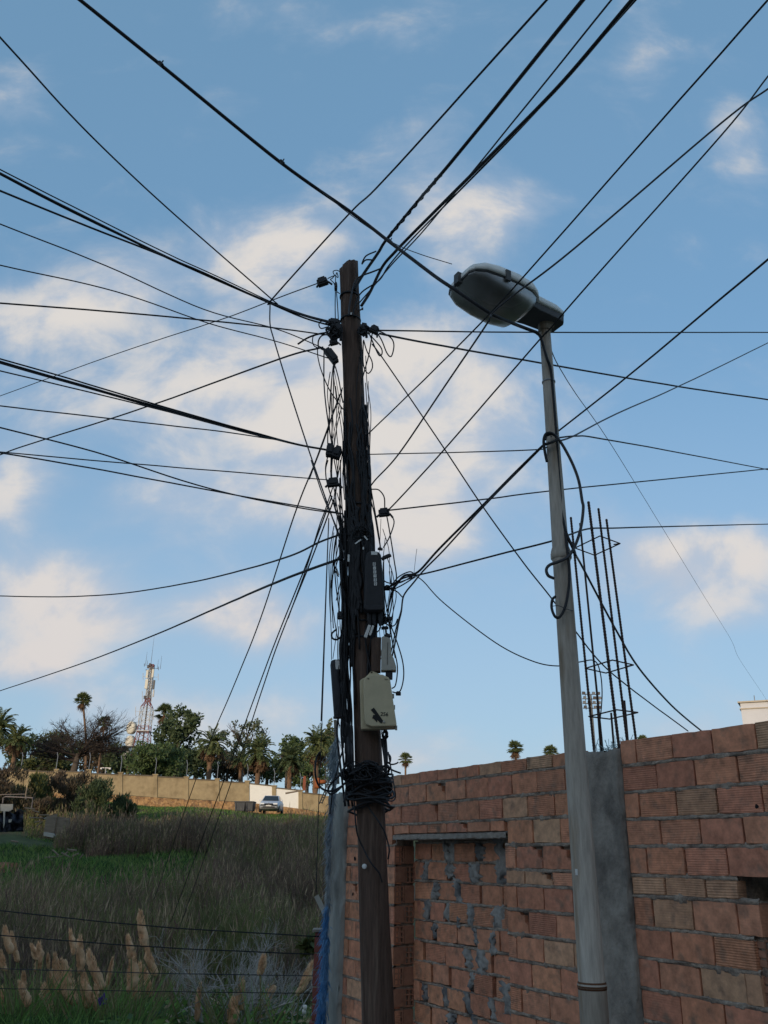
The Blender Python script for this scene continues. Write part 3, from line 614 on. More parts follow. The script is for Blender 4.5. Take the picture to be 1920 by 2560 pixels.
loop('long slack drop left of the pole, from the upper cluster', Z5, [(345, 1000), (350, 1080), (380, 1200), (450, 1370), (530, 1490), (580, 1560)], 3)
loop('slack drop left of the pole ending at the double clamp', Z5, [(405, 1040), (405, 1300), (420, 1500), (450, 1720), (480, 1890)], 3.6)
loop('straight slack drop below the long black clamp', Z5, [(490, 1160), (470, 1350), (455, 1600), (440, 1800), (440, 1980), (420, 2090), (425, 2212)], 3.2)
loop('second slack drop below the long black clamp', Z5, [(495, 1160), (490, 1500), (475, 1850), (468, 2100), (470, 2212)], 3.2)
loop('bowed slack drop returning to the pole edge', Z5, [(510, 1165), (540, 1280), (565, 1420), (580, 1500)], 3.2)
loop('crossing slack drop running down left from the pole edge', Z5, [(575, 1360), (540, 1470), (480, 1630), (400, 1860), (320, 2070), (270, 2205)], 3.2)
loop('upper twin drop beside the pole head', Z5, [(510, 470), (508, 600), (510, 735)], 2.6)
loop('second upper drop beside the pole head', Z5, [(520, 480), (530, 600), (538, 735)], 2.6)
loop('bent bare wire hook at the pole head', Z5, [(550, 290), (520, 278), (490, 290), (500, 320), (535, 345), (525, 300), (515, 330), (512, 380), (515, 410)], 2.4, name='wire_hook')
loop('small curl tying the topmost clamp to the pole head', Z5, [(440, 355), (470, 340), (500, 330), (480, 355), (465, 365), (495, 395), (505, 420), (520, 470), (550, 495)], 2.6)
loop('ring of slack cable left of the upper cluster', Z5, [(440, 800), (380, 815), (358, 780), (380, 750), (430, 755), (450, 790), (420, 825)], 3.2)
loop('stiff dark tail poking left from the upper cluster', Z5, [(165, 960), (250, 905), (340, 870), (440, 850)], 5)
loop('thin bow below the stiff dark tail', Z5, [(470, 870), (390, 880), (355, 930), (355, 1000)], 4)
loop('thin half loop left of the upper cluster', Z5, [(360, 1000), (310, 970), (300, 910), (320, 880), (400, 860)], 3)
for i, pts in enumerate((((260, 0), (245, 60), (255, 150), (310, 330), (360, 520)), ((300, 0), (320, 120), (310, 250), (340, 420), (355, 560)), ((320, 140), (300, 260), (330, 400), (350, 480)), ((290, 180), (240, 330), (200, 440), (120, 700), (0, 1030)), ((370, 390), (320, 470), (298, 600), (300, 700), (330, 760)), ((150, 0), (230, 240), (320, 450), (345, 560)), ((340, 0), (345, 200), (360, 500), (350, 900)), ((300, 650), (310, 800), (335, 1000)), ((265, 380), (255, 640), (245, 900), (230, 1300), (215, 1700)))):
    loop(['outer bowed drop left of mid pole', 'second bowed drop left of mid pole', 'short bowed drop under the mid-pole clamp', 'slanting drop from the mid-pole clamp to lower left', 'crescent drop left of the black closure', 'steep crossing drop left of mid pole', 'straight drop hugging the left pole edge', 'short drop beside the closure strap', 'plumb drop wire left of the black closure'][i], Z6, pts, 3.2)
for i, pts in enumerate((((545, 190), (590, 195), (625, 240), (630, 310)), ((640, 350), (660, 460), (690, 650), (705, 780), (670, 900), (650, 980)), ((655, 345), (690, 400), (660, 500), (620, 570)), ((520, 80), (545, 220), (580, 420), (600, 560)), ((520, 200), (560, 340), (585, 480), (605, 590)), ((600, 720), (630, 790), (720, 800), (820, 750)), ((660, 830), (720, 760), (790, 728), (825, 745)), ((650, 830), (740, 790), (830, 760)), ((690, 840), (750, 810), (830, 760)))):
    loop(['small arch right of mid pole above the clamp', 'long bow right of the black closure', 'hooked drop under the right-hand clamp', 'outer drop along the right edge of mid pole', 'inner drop along the right edge of mid pole', 'sagging jumper right of the black closure', 'arched jumper right of the black closure', 'middle strand of the jumpers right of the closure', 'lowest strand of the jumpers right of the closure'][i], Z6, pts, 3.4)
for i, pts in enumerate((((490, 565), (560, 590), (610, 640), (625, 665), (610, 780), (580, 890), (550, 1000), (520, 1150), (490, 1280), (465, 1430)), ((545, 520), (500, 620), (480, 720), (470, 820)), ((530, 530), (520, 620), (500, 760), (480, 850)), ((570, 880), (545, 940), (500, 960), (440, 930), (390, 920), (330, 940)), ((480, 900), (500, 960), (560, 1120), (620, 1320), (635, 1480), (610, 1620), (570, 1670), (515, 1660)), ((470, 880), (490, 1000), (530, 1200), (565, 1360), (565, 1480), (545, 1590), (510, 1620)), ((430, 620), (450, 740), (480, 900), (510, 1100), (545, 1300)), ((395, 930), (380, 990), (340, 1030)), ((420, 280), (425, 480), (435, 650)), ((335, 930), (330, 1060)), ((440, 990), (445, 1040)), ((775, 135), (760, 250), (745, 390)))):
    loop(['forked black lead right of the closure', 'left lead under the closure ports', 'right lead under the closure ports', 'U-shaped lead below the closure', 'widest teardrop lead right of the cream box', 'inner teardrop lead right of the cream box', 'straight lead down to the upper cream box', 'short curl beside the white connector', 'drop along the right side of the closure', 'short pair lead above the upper cream box', 'tiny lead above the upper cream box', 'hair-thin stray wire sticking up right of the pole'][i], ZB, pts, 1.2 if i == 11 else 3.4)
loop('big hanging loop left of the coil, over the palm', ZL, [(130, 0), (70, 100), (50, 300), (70, 450), (120, 560), (220, 625), (340, 632), (480, 560), (580, 470)], 5.5, PY - .12)
loop('second loop left of the coil', ZL, [(600, 180), (500, 290), (440, 390), (330, 490), (265, 600), (290, 680), (400, 640), (560, 490), (700, 440)], 5.5, PY - .14)
loop('loop drooping right of the coil to the wall face', ZL, [(980, 580), (1100, 680), (1230, 780), (1310, 795), (1355, 740), (1345, 600), (1300, 350), (1270, 180), (1240, 0)], 3.6, PY - .12)
loop('cut cable end curling right of the coil', ZL, [(1220, 170), (1290, 200), (1360, 190), (1400, 165)], 4, PY - .1)
loop('cable from the coil to the wall top on the right', ZL, [(1200, 235), (1320, 300), (1440, 345)], 4.5, PY - .1)
loop('small loop right of the coil', ZL, [(1200, 60), (1240, 30), (1280, 90), (1265, 170), (1220, 160)], 4, PY - .1)
loop('long cable spiralling down the lower pole, from its left edge', ZL, [(650, 480), (680, 750), (705, 1100), (740, 1350), (830, 1560), (950, 1790), (1090, 1970), (1140, 2120)], 4.2, PY - .13)
loop('second cable spiralling down the lower pole to its right edge', ZL, [(850, 730), (940, 930), (1060, 1100), (1170, 1280), (1235, 1480), (1255, 1600), (1235, 1740)], 4.2, PY - .13)
loop('short cut cable end below the coil', ZL, [(570, 480), (545, 640), (515, 815)], 4.2, PY - .13)
loop('bundle tail crossing left of the lower pole', ZL, [(490, 0), (440, 160), (400, 330), (340, 560), (310, 850), (290, 1000)], 4.2, PY - .1)
for i in range(6):
    loop('black cable of the sheaf running into the coil from the upper left', ZL, [(540 + i * 22, -500 + i * 15), (560 + i * 20, -250), (580 + i * 16, 0), (600 + i * 12, 200), (640 + i * 10, 380)], 5, PY - .10, 'sheaf of cables entering the coil')
for i in range(5):
    loop('black cable of the sheaf right of the lower box', ZL, [(1130 + i * 18, -220), (1150 + i * 16, -60), (1175 + i * 12, 120), (1190 + i * 4, 330), (1175, 430 + 20 * i)], 4.4, PY - .09, 'sheaf of cables right of the lower box')
# coil of slack cable tied round the pole
coil = empty('cable_coil', pole_axis(.42)); tag(coil, 'tangled coil of black cable tied round the pole below the cream box', 'cable coil')
for i in range(22):
    z0 = .42 + rs.uniform(-.13, .13); tx, ty = rs.uniform(-.35, .35), rs.uniform(-.5, .5); P = []
    rr = pole_r(z0) + rs.uniform(.02, .075); a0 = rs.uniform(0, 6)
    for k in range(25):
        a = a0 + 2 * math.pi * k / 24 * rs.uniform(.98, 1.02); c = pole_axis(z0) - coil.location
        P.append(c + Vector((math.cos(a) * rr, math.sin(a) * rr * 1.02, math.cos(a) * rr * tx + math.sin(a) * rr * ty + .012 * math.sin(3 * a + i))))
    obj('turn', MB().tube(spline(P, 2), rs.uniform(.006, .010), 5), M_cable, coil, True)

# ------------------------------------------------------------------ clamps, boxes and closures on the pole
def rotm(a): return Matrix.Rotation(a, 3, 'Y')
def clamp(zoom, x, y, L, W, ang, label, Y=PY - .1, spikes=2):
    px, py = zoom(x, y); c = at(px, py, Y); k = (c - CAM).dot(_f) / FPX
    e = empty('cable_clamp', c); tag(e, label, 'cable clamp', 'cable clamps on the pole'); M = rotm(ang)
    l, wd = L * k, W * k
    obj('body', MB().box((0, 0, 0), (l, wd * .8, wd), M=M).box(M @ Vector((0, -wd * .1, wd * .2)), (l * .7, wd * .9, wd * .9), M=M), M_blackp, e, bevel=.004)
    mbk = MB()
    for s in range(spikes): mbk.tube([M @ Vector((l * (.5 if s % 2 else -.5), 0, -wd * .2)), M @ Vector((l * (.75 if s % 2 else -.72), 0, -wd * (.5 + .4 * s)))], wd * .16, 5)
    obj('tail', mbk, M_blackp, e); return e
clamp(Z5, 392, 390, 26, 17, -.42, 'topmost small clamp hanging left of the pole head')
clamp(Z5, 515, 435, 7, 16, 0, 'tiny splice clip beside the pole head', spikes=0)
clamp(Z5, 470, 1070, 46, 17, .95, 'long tilted black clamp left of the upper pole')
clamp(Z5, 500, 760, 30, 13, .12, 'upper lump of the clamp cluster left of the pole'); clamp(Z5, 528, 845, 22, 24, .3, 'middle lump of the clamp cluster left of the pole'); clamp(Z5, 495, 945, 20, 13, -.3, 'lower lump of the clamp cluster left of the pole')
clamp(Z5, 768, 830, 17, 22, .2, 'clamp against the right edge of the upper pole'); clamp(Z5, 868, 832, 22, 16, .5, 'outer clamp right of the upper pole holding two long cables')
clamp(Z5, 462, 1950, 19, 26, .1, 'left half of the double clamp beside mid pole', spikes=0); clamp(Z5, 525, 1970, 19, 26, .3, 'right half of the double clamp beside mid pole', spikes=0)
clamp(Z6, 293, 150, 28, 18, -.15, 'small clamp left of mid pole with a short lever')
clamp(Z6, 625, 345, 27, 17, -.15, 'clamp right of mid pole above the closure')
clamp(ZB, 385, 140, 13, 6, .1, 'thin clip at the top of the closure', spikes=0); clamp(ZB, 450, 225, 26, 8, -.45, 'upper port stub on the right of the closure', spikes=0); clamp(ZB, 460, 555, 13, 11, .0, 'middle port stub on the right of the closure', spikes=0)
clamp(ZB, 460, 890, 26, 9, -.3, 'lower port stub under the closure', spikes=0); clamp(ZB, 435, 980, 18, 7, -.1, 'short black barrel above the upper cream box', spikes=0); clamp(ZB, 460, 1070, 15, 11, .5, 'angled black gland on top of the upper cream box', spikes=0)
clamp(ZB, 578, 1678, 13, 9, .0, 'small round clip at the bottom of the widest lead', spikes=0)
clamp(Z6, 338, 1015, 14, 16, 0, 'square bracket on the left edge of the pole', spikes=0); clamp(Z6, 333, 640, 10, 7, -.3, 'small cable end sleeve on the left edge of the pole', spikes=0)
def tangle(label, zoom, cx, cy, rx, ry, n, w, Y=PY - .1):
    e = empty('cable_tangle', at(*zoom(cx, cy), Y)); tag(e, label, 'cable tangle', 'cable tangles on the pole')
    for i in range(n):
        P = []; a0 = rs.uniform(0, 6.28); r0 = rs.uniform(.4, 1.0)
        for k in range(rs.randint(4, 8)): a = a0 + k * rs.uniform(.7, 1.5); P.append(at(*zoom(cx + math.cos(a) * rx * r0 * rs.uniform(.5, 1.1), cy + math.sin(a) * ry * r0 * rs.uniform(.5, 1.1)), Y + rs.uniform(-.06, .06)) - e.location)
        kk = (e.location - CAM).dot(_f) / FPX; obj('strand', MB().tube(spline(P, 5), w * kk / 2 * rs.uniform(.7, 1.2), 4), M_cable, e, True)
tangle('knot of black wire left of the upper pole', Z5, 500, 850, 90, 110, 16, 3.6); tangle('knot of black wire right of the upper pole', Z5, 775, 830, 70, 70, 9, 3.4)
tangle('knot of wire under the black closure', ZB, 400, 870, 90, 90, 9, 3.0); tangle('knot of wire below the cream box on the right', ZB, 430, 2110, 60, 110, 12, 3.6); tangle('knot of wire at the closure top', Z6, 470, 480, 90, 70, 10, 3.2)
tangle('loose turns sticking out of the cable coil', ZL, 880, 340, 360, 190, 22, 4.6, PY - .15); tangle('knot of wire left of the coil', ZL, 560, 350, 130, 160, 10, 4.5)
def drops(label, x0, x1, y0, y1, n, w, sway=26):
    e = empty('cable_tangle', at((x0 + x1) / 2, y1, PY - .06)); tag(e, label, 'cable tangle', 'cable tangles on the pole'); kk = (e.location - CAM).dot(_f) / FPX
    for i in range(n):
        ya, yb = rs.uniform(y0, y0 + (y1 - y0) * .35), rs.uniform(y0 + (y1 - y0) * .6, y1); xa, xb = rs.uniform(x0, x1), rs.uniform(x0, x1); bow = rs.uniform(-sway, sway)
        P = [at(xa + (xb - xa) * t + bow * math.sin(math.pi * t) + rs.uniform(-3, 3), ya + (yb - ya) * t, PY - .05 + rs.uniform(-.06, .03)) - e.location for t in (0, .2, .4, .6, .8, 1)]
        obj('strand', MB().tube(spline(P, 5), w * kk / 2 * rs.uniform(.7, 1.15), 4), M_cable, e, True)
drops('thin drop wires hanging left of the upper middle pole', 818, 862, 880, 1290, 9, 2.8); drops('thin drop wires hanging left of the lower closure', 828, 866, 1230, 1660, 11, 3.0); drops('thin drop wires hanging right of the closure', 940, 985, 1290, 1700, 9, 2.8); drops('thin drop wires along the right edge of the upper pole', 898, 925, 850, 1350, 7, 3.0, 14)
drops('loose wires hanging beside the cream box, left side', 845, 880, 1560, 1900, 10, 3.4, 16)
loop('open hook bracket on the left edge of the pole', Z6, [(310, 1105), (285, 1130), (290, 1160), (320, 1168), (350, 1145), (365, 1140)], 5, name='hook_bracket')

def prism(poly, y0, y1): # polygon in x,z ; extruded along y
    n = len(poly); return MB().add([(x, y0, z) for x, z in poly] + [(x, y1, z) for x, z in poly], [tuple(range(n)), tuple(range(2 * n - 1, n - 1, -1))] + [(i + n, (i + 1) % n + n, (i + 1) % n, i) for i in range(n)])
def text_mesh(s, size, m, parent, loc, rot, name='lettering'):
    c = bpy.data.curves.new('t', 'FONT'); c.body = s; c.size = size; c.align_x = 'CENTER'; c.align_y = 'CENTER'; c.offset = size * .02
    t = bpy.data.objects.new('t', c); C.objects.link(t); bpy.context.view_layer.update()
    me = bpy.data.meshes.new_from_object(t.evaluated_get(bpy.context.evaluated_depsgraph_get())); bpy.data.objects.remove(t)
    me.materials.clear(); return obj(name, me, m, parent, False, loc, rot)
def face_poly(c, pts, Y):  # pixel outline to local x,z at distance Y
    return [((p := at(px, py, Y)).x - c.x, p.z - c.z) for px, py in pts]
# big cream box
Yb = PY - .24; c = at(945, 1815, Yb); e = empty('junction_box', c); tag(e, 'large cream junction box with 256 marked on its lid, on the wooden pole', 'junction box')
lid = face_poly(c, [ZB(*p) for p in ((240, 2008), (215, 1960), (205, 1560), (222, 1500), (280, 1472), (410, 1472), (470, 1500), (492, 1530), (530, 1800), (562, 2008), (540, 2022), (300, 2026))], Yb)
obj('lid', prism(lid, -.0, .05), M_cream, e, bevel=.008)
back = face_poly(c, [ZB(*p) for p in ((178, 2042), (165, 1520), (195, 1498), (280, 1466), (420, 1462), (480, 1500), (520, 1700), (556, 2030), (300, 2040))], Yb)
obj('back_box', prism(back, .055, .14), M_cream, e, bevel=.006)
obj('mounting_tab', prism(face_poly(c, [ZB(*p) for p in ((235, 1475), (290, 1418), (320, 1425), (420, 1470))], Yb), .06, .075), M_cream, e)
pc = at(*ZB(295, 1432), Yb) - c; obj('tab_hole_shade', MB().lathe([(.006, 0), (.006, .004)], 10, pc + Vector((0, .058, 0)), Matrix.Rotation(R(90), 3, 'X')), M_dark, e)  # dark disc on the tab paints the shade inside its screw hole
def on(zx, zy, zoom=ZB, Y=Yb): return at(*zoom(zx, zy), Y) - c
text_mesh('256', .036, M_ink, e, on(430, 1898) + Vector((0, -.0015, 0)), (R(90), R(3), 0))
text_mesh('TB', .016, M_ink, e, on(255, 1520) + Vector((0, -.0015, 0)), (R(90), 0, 0)); text_mesh('TB-4', .014, M_ink, e, on(450, 1528) + Vector((0, -.0015, 0)), (R(90), 0, 0))
st = [on(*p) for p in ((318, 1826), (420, 1970), (395, 1995), (355, 1960), (350, 1985), (320, 1950), (300, 1940), (310, 1905), (330, 1905), (282, 1850))]
obj('torn_tape', MB().add([q + Vector((0, -.0025, 0)) for q in st], [tuple(range(len(st)))]), M_ink, e)
obj('latch', MB().lathe([(.009, 0), (.009, .004), (.006, .006)], 10, on(425, 1978) + Vector((0, -.002, 0)), Matrix.Rotation(R(90), 3, 'X')), M_cream2, e)
for q in ((515, 1690), (525, 1810), (548, 2030)): obj('hinge', MB().box(on(*q) + Vector((.006, .05, 0)), (.014, .02, .03)), M_cream2, e)
# upper cream box
Yb2 = PY - .17; c = at(970, 1675, Yb2); e = empty('junction_box', c); tag(e, 'small grey-cream box with slanted corner, above the large cream box', 'junction box')
obj('cover', prism(face_poly(c, [ZB(*p) for p in ((393, 1428), (400, 1075), (420, 1062), (490, 1085), (500, 1110), (505, 1260), (530, 1300), (556, 1390), (556, 1428))], Yb2), 0, .09), M_cream2, e, bevel=.005)
obj('side_plate', prism(face_poly(c, [ZB(*p) for p in ((290, 1425), (290, 1090), (330, 1062), (397, 1066), (390, 1426))], Yb2), .03, .12), M_wood, e)
obj('seam', MB().box(at(*ZB(463, 1250), Yb2) - c + Vector((0, -.001, 0)), (.003, .004, .16)), M_dark, e)
obj('gland_strip', MB().box(at(*ZB(480, 1470), Yb2) - c + Vector((0, .05, 0)), (.05, .06, .05)), M_blackp, e)
# black splice closure with its number strip
Yc = PY - .22; c = at(932, 1520, Yc); e = empty('splice_closure', c); tag(e, 'black splice closure numbered 0-1150 strapped to the pole', 'splice closure')
out = [ZB(*p) for p in ((205, 785), (215, 600), (222, 260), (240, 170), (275, 155), (375, 160), (395, 200), (415, 420), (438, 740), (425, 790), (380, 800), (260, 800))]
obj('shell', prism(face_poly(c, out, Yc), 0, .13), M_blackp, e, bevel=.018)
obj('rib', prism(face_poly(c, [ZB(*p) for p in ((205, 770), (215, 745), (430, 735), (440, 765), (400, 790), (240, 792))], Yc), -.012, .12), M_blackp, e, bevel=.005)
for px in (270, 320, 385): q = at(*ZB(px, 800), Yc) - c; obj('port', MB().tube([q + Vector((0, .06, .02)), q + Vector((.0, .06, -.05)), q + Vector((.005, .06, -.09))], [.02, .018, .011], 8), M_blackp, e)
q = at(*ZB(322, 183), Yc) - c; obj('label_tag', MB().box(q + Vector((0, -.002, 0)), (.046, .003, .026)), M_tag, e)
for i, ch in enumerate('0-1150'):
    q = at(*ZB(322 + 2.7 * i, 300 + i * 42), Yc) - c + Vector((0, -.003, 0))
    pl = obj('number_tile', MB().box(q, (.021, .003, .0245)), M_tag, e)
    text_mesh(ch, .024, M_ink, pl, q + Vector((0, -.0022, 0)), (R(90), 0, 0), 'digit')
q = at(*ZB(49, 235), Yc + .08); t = obj('cable_tag', MB().box((0, 0, 0), (.014, .004, .055)), M_tag, None, False, q); tag(t, 'narrow white tag on the cables left of the closure', 'tag')
for i, (x, y, a, l, lab) in enumerate(((150, 60, .9, .055, 'slanted white tag above the closure'), (232, 20, -.7, .04, 'tilted white tag at the upper closure edge'), (205, 130, .1, .02, 'tiny white tag above the closure'))):
    t = obj('cable_tag', MB().box((0, 0, 0), (.010, .003, l), M=rotm(a)), M_tag, None, False, at(*ZB(x, y), Yc + .03)); tag(t, lab, 'tag')
q = at(*ZB(268, 1015), Yc + .02); e = empty('cable_connector', q); tag(e, 'white plastic connector dangling under the black closure', 'connector')
obj('half', MB().box((-.012, 0, 0), (.022, .02, .095), M=rotm(.32)), M_whitep, e, bevel=.003); obj('half', MB().box((.016, .004, .008), (.016, .018, .075), M=rotm(.32)), M_whitep, e, bevel=.003)
t = obj('cable_tag', MB().box((0, 0, 0), (.013, .006, .055), M=rotm(-.35)), M_tag, None, False, at(*Z6(322, 728), PY - .05)); tag(t, 'white tag on the crescent cable left of the pole', 'tag')
# black tube closure on the left
Yt = PY - .02; a, b = at(*Z6(305, 1300), Yt), at(*Z6(345, 1672), Yt); e = empty('tube_closure', b); tag(e, 'black tube closure hanging along the left side of the pole', 'splice closure')
ax = (a - b); vs = MB()
obj('tube', vs.tube([Vector((0, 0, 0)), ax * .04, ax * .5, ax * .92, ax * .985, ax * 1.0], [.048, .05, .044, .038, .03, .012], 14), M_blackp, e, True)
obj('base_flange', MB().tube([ax * -.01, ax * .02], .056, 14), M_blackp, e)
obj('sticker', MB().box(ax * .9 + Vector((.016, -.038, 0)), (.03, .004, .07), M=rotm(-.1)), M_whitep, e)
obj('torn_sleeve', prism([(-.06, ax.z * .42), (-.035, ax.z * .42), (-.03, ax.z * .62), (-.045, ax.z * .6)], -.02, -.014), M_blackp, e)
for k in (-.02, .005, .03): obj('outlet_cable', MB().tube(spline([Vector((k, 0, 0)), Vector((k * 1.2, 0, -.12)), Vector((k + .03, 0, -.35)), Vector((k + .07, 0, -.6))], 5), .008, 5), M_cable, e, True)

# ------------------------------------------------------------------ street lamp
LY = 4.9; lf = at(1487, 2560, LY); lt = at(1362, 822, LY); ld = (lt - lf).normalized(); lfoot = lf + ld * ((-.02 - lf.z) / ld.z)
lamp = empty('street_lamp', lfoot); tag(lamp, 'grey painted street lamp post with a white cobra-head lantern', 'street lamp')
LH = lt.z - lfoot.z
def lax(z): return (lt - lfoot) * (z / LH)
prof = [(0, .072), (1.035, .071), (1.04, .074), (1.055, .074), (1.06, .067), (2.2, .059), (3.3, .052), (3.33, .060), (3.37, .060), (3.40, .050), (4.3, .041), (LH, .036)]
mb = MB(); mb.tube([lax(z) for z, r in prof], [r for z, r in prof], 24); obj('post', mb, M_post, lamp, True)
obj('rusty_joint', MB().tube([lax(1.03), lax(1.045), lax(1.065)], [.0722, .0748, .070], 24), M_rustring, lamp, True)
obj('collar', MB().tube([lax(3.315), lax(3.325), lax(3.355), lax(3.375)], [.055, .063, .063, .054], 24), M_post, lamp, True)
obj('clamp_band', MB().tube([lax(LH - .42), lax(LH - .41)], .044, 20), M_galv, lamp, True)
q = at(1441, 2180, LY - .07) - lfoot; obj('paint_chip', MB().box(q, (.012, .004, .03)), M_tag, lamp)
# lantern head along the wall normal (over the street)
hx = Vector((WN.x, WN.y, 0.0)).normalized(); hy = Vector((-hx.y, hx.x, 0)); tilt = R(2)
hx3 = (hx * math.cos(tilt) + Vector((0, 0, 1)) * math.sin(tilt)); hz3 = hx3.cross(hy)
head0 = at(1373, 797, LY) - lfoot + hx3 * -.05
def hp(s, y, z): return head0 + hx3 * s + hy * y + hz3 * z
def loft(secs, cap=True):
    n = len(secs[0]); vs = [p for s in secs for p in s]; fs = []
    for i in range(len(secs) - 1):
        for k in range(n): a = i * n + k; b = i * n + (k + 1) % n; fs.append((a, b, b + n, a + n))
    if cap: fs += [tuple(reversed(range(n))), tuple(range((len(secs) - 1) * n, len(secs) * n))]
    return MB().add(vs, fs)
def half(s, w, h, z0, n=18): # arch section
    return [hp(s, -w * math.copysign(abs(math.cos(math.pi * i / n)) ** .75, math.cos(math.pi * i / n)), z0 + h * math.sin(math.pi * i / n) ** .7) for i in range(n + 1)]
shell = [(-.03, .05, .03), (-.01, .082, .065), (.05, .094, .085), (.22, .102, .095), (.26, .145, .11), (.32, .178, .122), (.45, .195, .13), (.60, .196, .122), (.70, .188, .10), (.765, .155, .07), (.79, .11, .035)]
obj('canopy', loft([half(s, w_ * 1.03, h_, .004) for s, w_, h_ in shell]), M_lampw, lamp, True)
def oval(s, w, z, n=18): return [hp(s, -w + 2 * w * i / n, z) for i in range(n + 1)]
def tray(secs, z0, z1):
    vs = []; n = len(secs)
    for s, w_ in secs: vs += [hp(s, -w_, z1), hp(s, -w_ * .97, z0), hp(s, w_ * .97, z0), hp(s, w_, z1)]
    fs = []
    for i in range(n - 1):
        for k in range(4): a = i * 4 + k; b = i * 4 + (k + 1) % 4; fs.append((a, a + 4, b + 4, b))
    fs += [(0, 1, 2, 3), ((n - 1) * 4 + 3, (n - 1) * 4 + 2, (n - 1) * 4 + 1, (n - 1) * 4)]
    return MB().add(vs, fs)
obj('gear_tray', tray([(-.03, .05), (-.01, .08), (.05, .09), (.20, .096), (.30, .115)], -.05, .003), M_lampd, lamp, bevel=.006)
rim = [(.24, .108), (.27, .142), (.33, .175), (.45, .193), (.60, .194), (.70, .186), (.765, .155), (.79, .11)]
obj('rim', tray(rim, -.006, .003), M_lampd, lamp)
obj('reflector', tray([(s, w_ * .93) for s, w_ in rim], -.010, -.007), M_lampg, lamp)
bowl = []
for s, w_, d in ((.25, .108, .012), (.28, .148, .085), (.34, .175, .15), (.45, .189, .165), (.58, .189, .14), (.70, .178, .09), (.765, .145, .04), (.786, .10, .012)):
    bowl.append([hp(s, -w_ * math.cos(math.pi * i / 16), -.011 - d * .82 * math.sin(math.pi * i / 16) ** .6) for i in range(17)])
mb = MB(); vs = [p for s in bowl for p in s]; fs = [(i * 17 + k, (i + 1) * 17 + k, (i + 1) * 17 + k + 1, i * 17 + k + 1) for i in range(len(bowl) - 1) for k in range(16)]
M_bowl = mat('bowl_acrylic', (0.17, 0.165, 0.155), 0.45, 0.18, 8, 0.05, col2=(0.12, 0.115, 0.10), s2=6, trans=0.35, spec=0.35)
obj('glass_bowl', MB().add(vs, fs), M_bowl, lamp, True)
for s, y in ((.55, -.202), (.55, .202), (.33, -.187), (.795, .0)):
    obj('clip', MB().add([hp(s + a, y * (1 if abs(y) > .05 else 1) + b * (1 if abs(y) > .05 else 3), zc) for zc in (-.028, .05) for a, b in ((-.018, -.008), (.018, -.008), (.018, .008), (-.018, .008))], [(3, 2, 1, 0), (4, 5, 6, 7), (0, 1, 5, 4), (1, 2, 6, 5), (2, 3, 7, 6), (3, 0, 4, 7)]), M_lampd, lamp)
obj('socket', MB().tube([lax(LH) + Vector((0, 0, -.02)), lax(LH) * 1.0 + Vector((0, 0, .03)), hp(.05, 0, -.02)], [.046, .046, .05], 18), M_post, lamp, True)
obj('hinge_bolt', MB().lathe([(.016, -.012), (.016, .012)], 10, hp(.265, -.105, -.03), Matrix.Rotation(R(90), 3, 'X')), M_galv, lamp)
# cables on the lamp post
LG = 'cables on the lamp post'; LYf = LY - .065
cable('supply cable running down the upper lamp post', [(*Z7(850, 690), LYf), (*Z7(880, 720), LYf), (*Z7(905, 800), LYf - .005), (*Z7(935, 900), LYf), (*Z7(965, 990), LYf + .02), (*Z7(985, 1200), LYf + .03), (*Z7(1005, 1450), LYf + .03), (*Z7(1025, 1750), LYf + .03), (*Z7(1045, 2000), LYf + .03), (*Z8(320, 200), LYf + .03), (*Z8(350, 340), LYf + .02), (*Z8(395, 440), LYf + .02), (*Z8(410, 490), LYf)], 8, name='lamp_cable', group=LG)
cable('thick slack cable bowing out right of the lamp post', [(*Z7(920, 1560), LYf - .02), (*Z7(930, 1525), LYf - .02), (*Z7(985, 1515), LYf - .02), (*Z7(1030, 1555), LYf), (*Z7(1085, 1640), LYf), (*Z7(1150, 1770), LYf), (*Z7(1195, 1900), LYf), (*Z7(1220, 2050), LYf), (*Z8(462, 180), LYf), (*Z8(448, 300), LYf), (*Z8(415, 410), LYf), (*Z8(365, 495), LYf - .01), (*Z8(300, 530), LYf - .02), (*Z8(245, 550), LYf - .02), (*Z8(222, 580), LYf - .02), (*Z8(235, 620), LYf - .02), (*Z8(270, 638), LYf)], 8, name='lamp_cable', group=LG)
cable('loop of cable tied round the lamp post below the upper joint', [(*Z7(935, 1740), LYf), (*Z7(918, 1660), LYf - .01), (*Z7(908, 1570), LYf - .02), (*Z7(925, 1515), LYf - .03), (*Z7(965, 1505), LYf - .03), (*Z7(1005, 1530), LYf - .02), (*Z7(1015, 1560), LYf - .02), (*Z7(960, 1585), LYf - .03), (*Z7(915, 1600), LYf - .02)], 7.5, name='lamp_cable', group=LG)
cable('lower cable looping back under itself on the lamp post', [(*Z8(345, 340), LYf + .02), (*Z8(362, 480), LYf), (*Z8(372, 600), LYf - .0), (*Z8(368, 700), LYf - .01), (*Z8(345, 820), LYf - .02), (*Z8(310, 885), LYf - .03), (*Z8(280, 885), LYf - .03), (*Z8(258, 830), LYf - .02), (*Z8(262, 775), LYf - .02), (*Z8(280, 755), LYf)], 7.5, name='lamp_cable', group=LG)
cable('thin tie wire round the lamp post at the low loop', [(*Z8(250, 820), LYf - .02), (*Z8(300, 815), LYf - .04), (*Z8(350, 835), LYf - .03), (*Z8(398, 848), LYf + .02)], 2, name='tie_wire', cat='wire', group=LG)

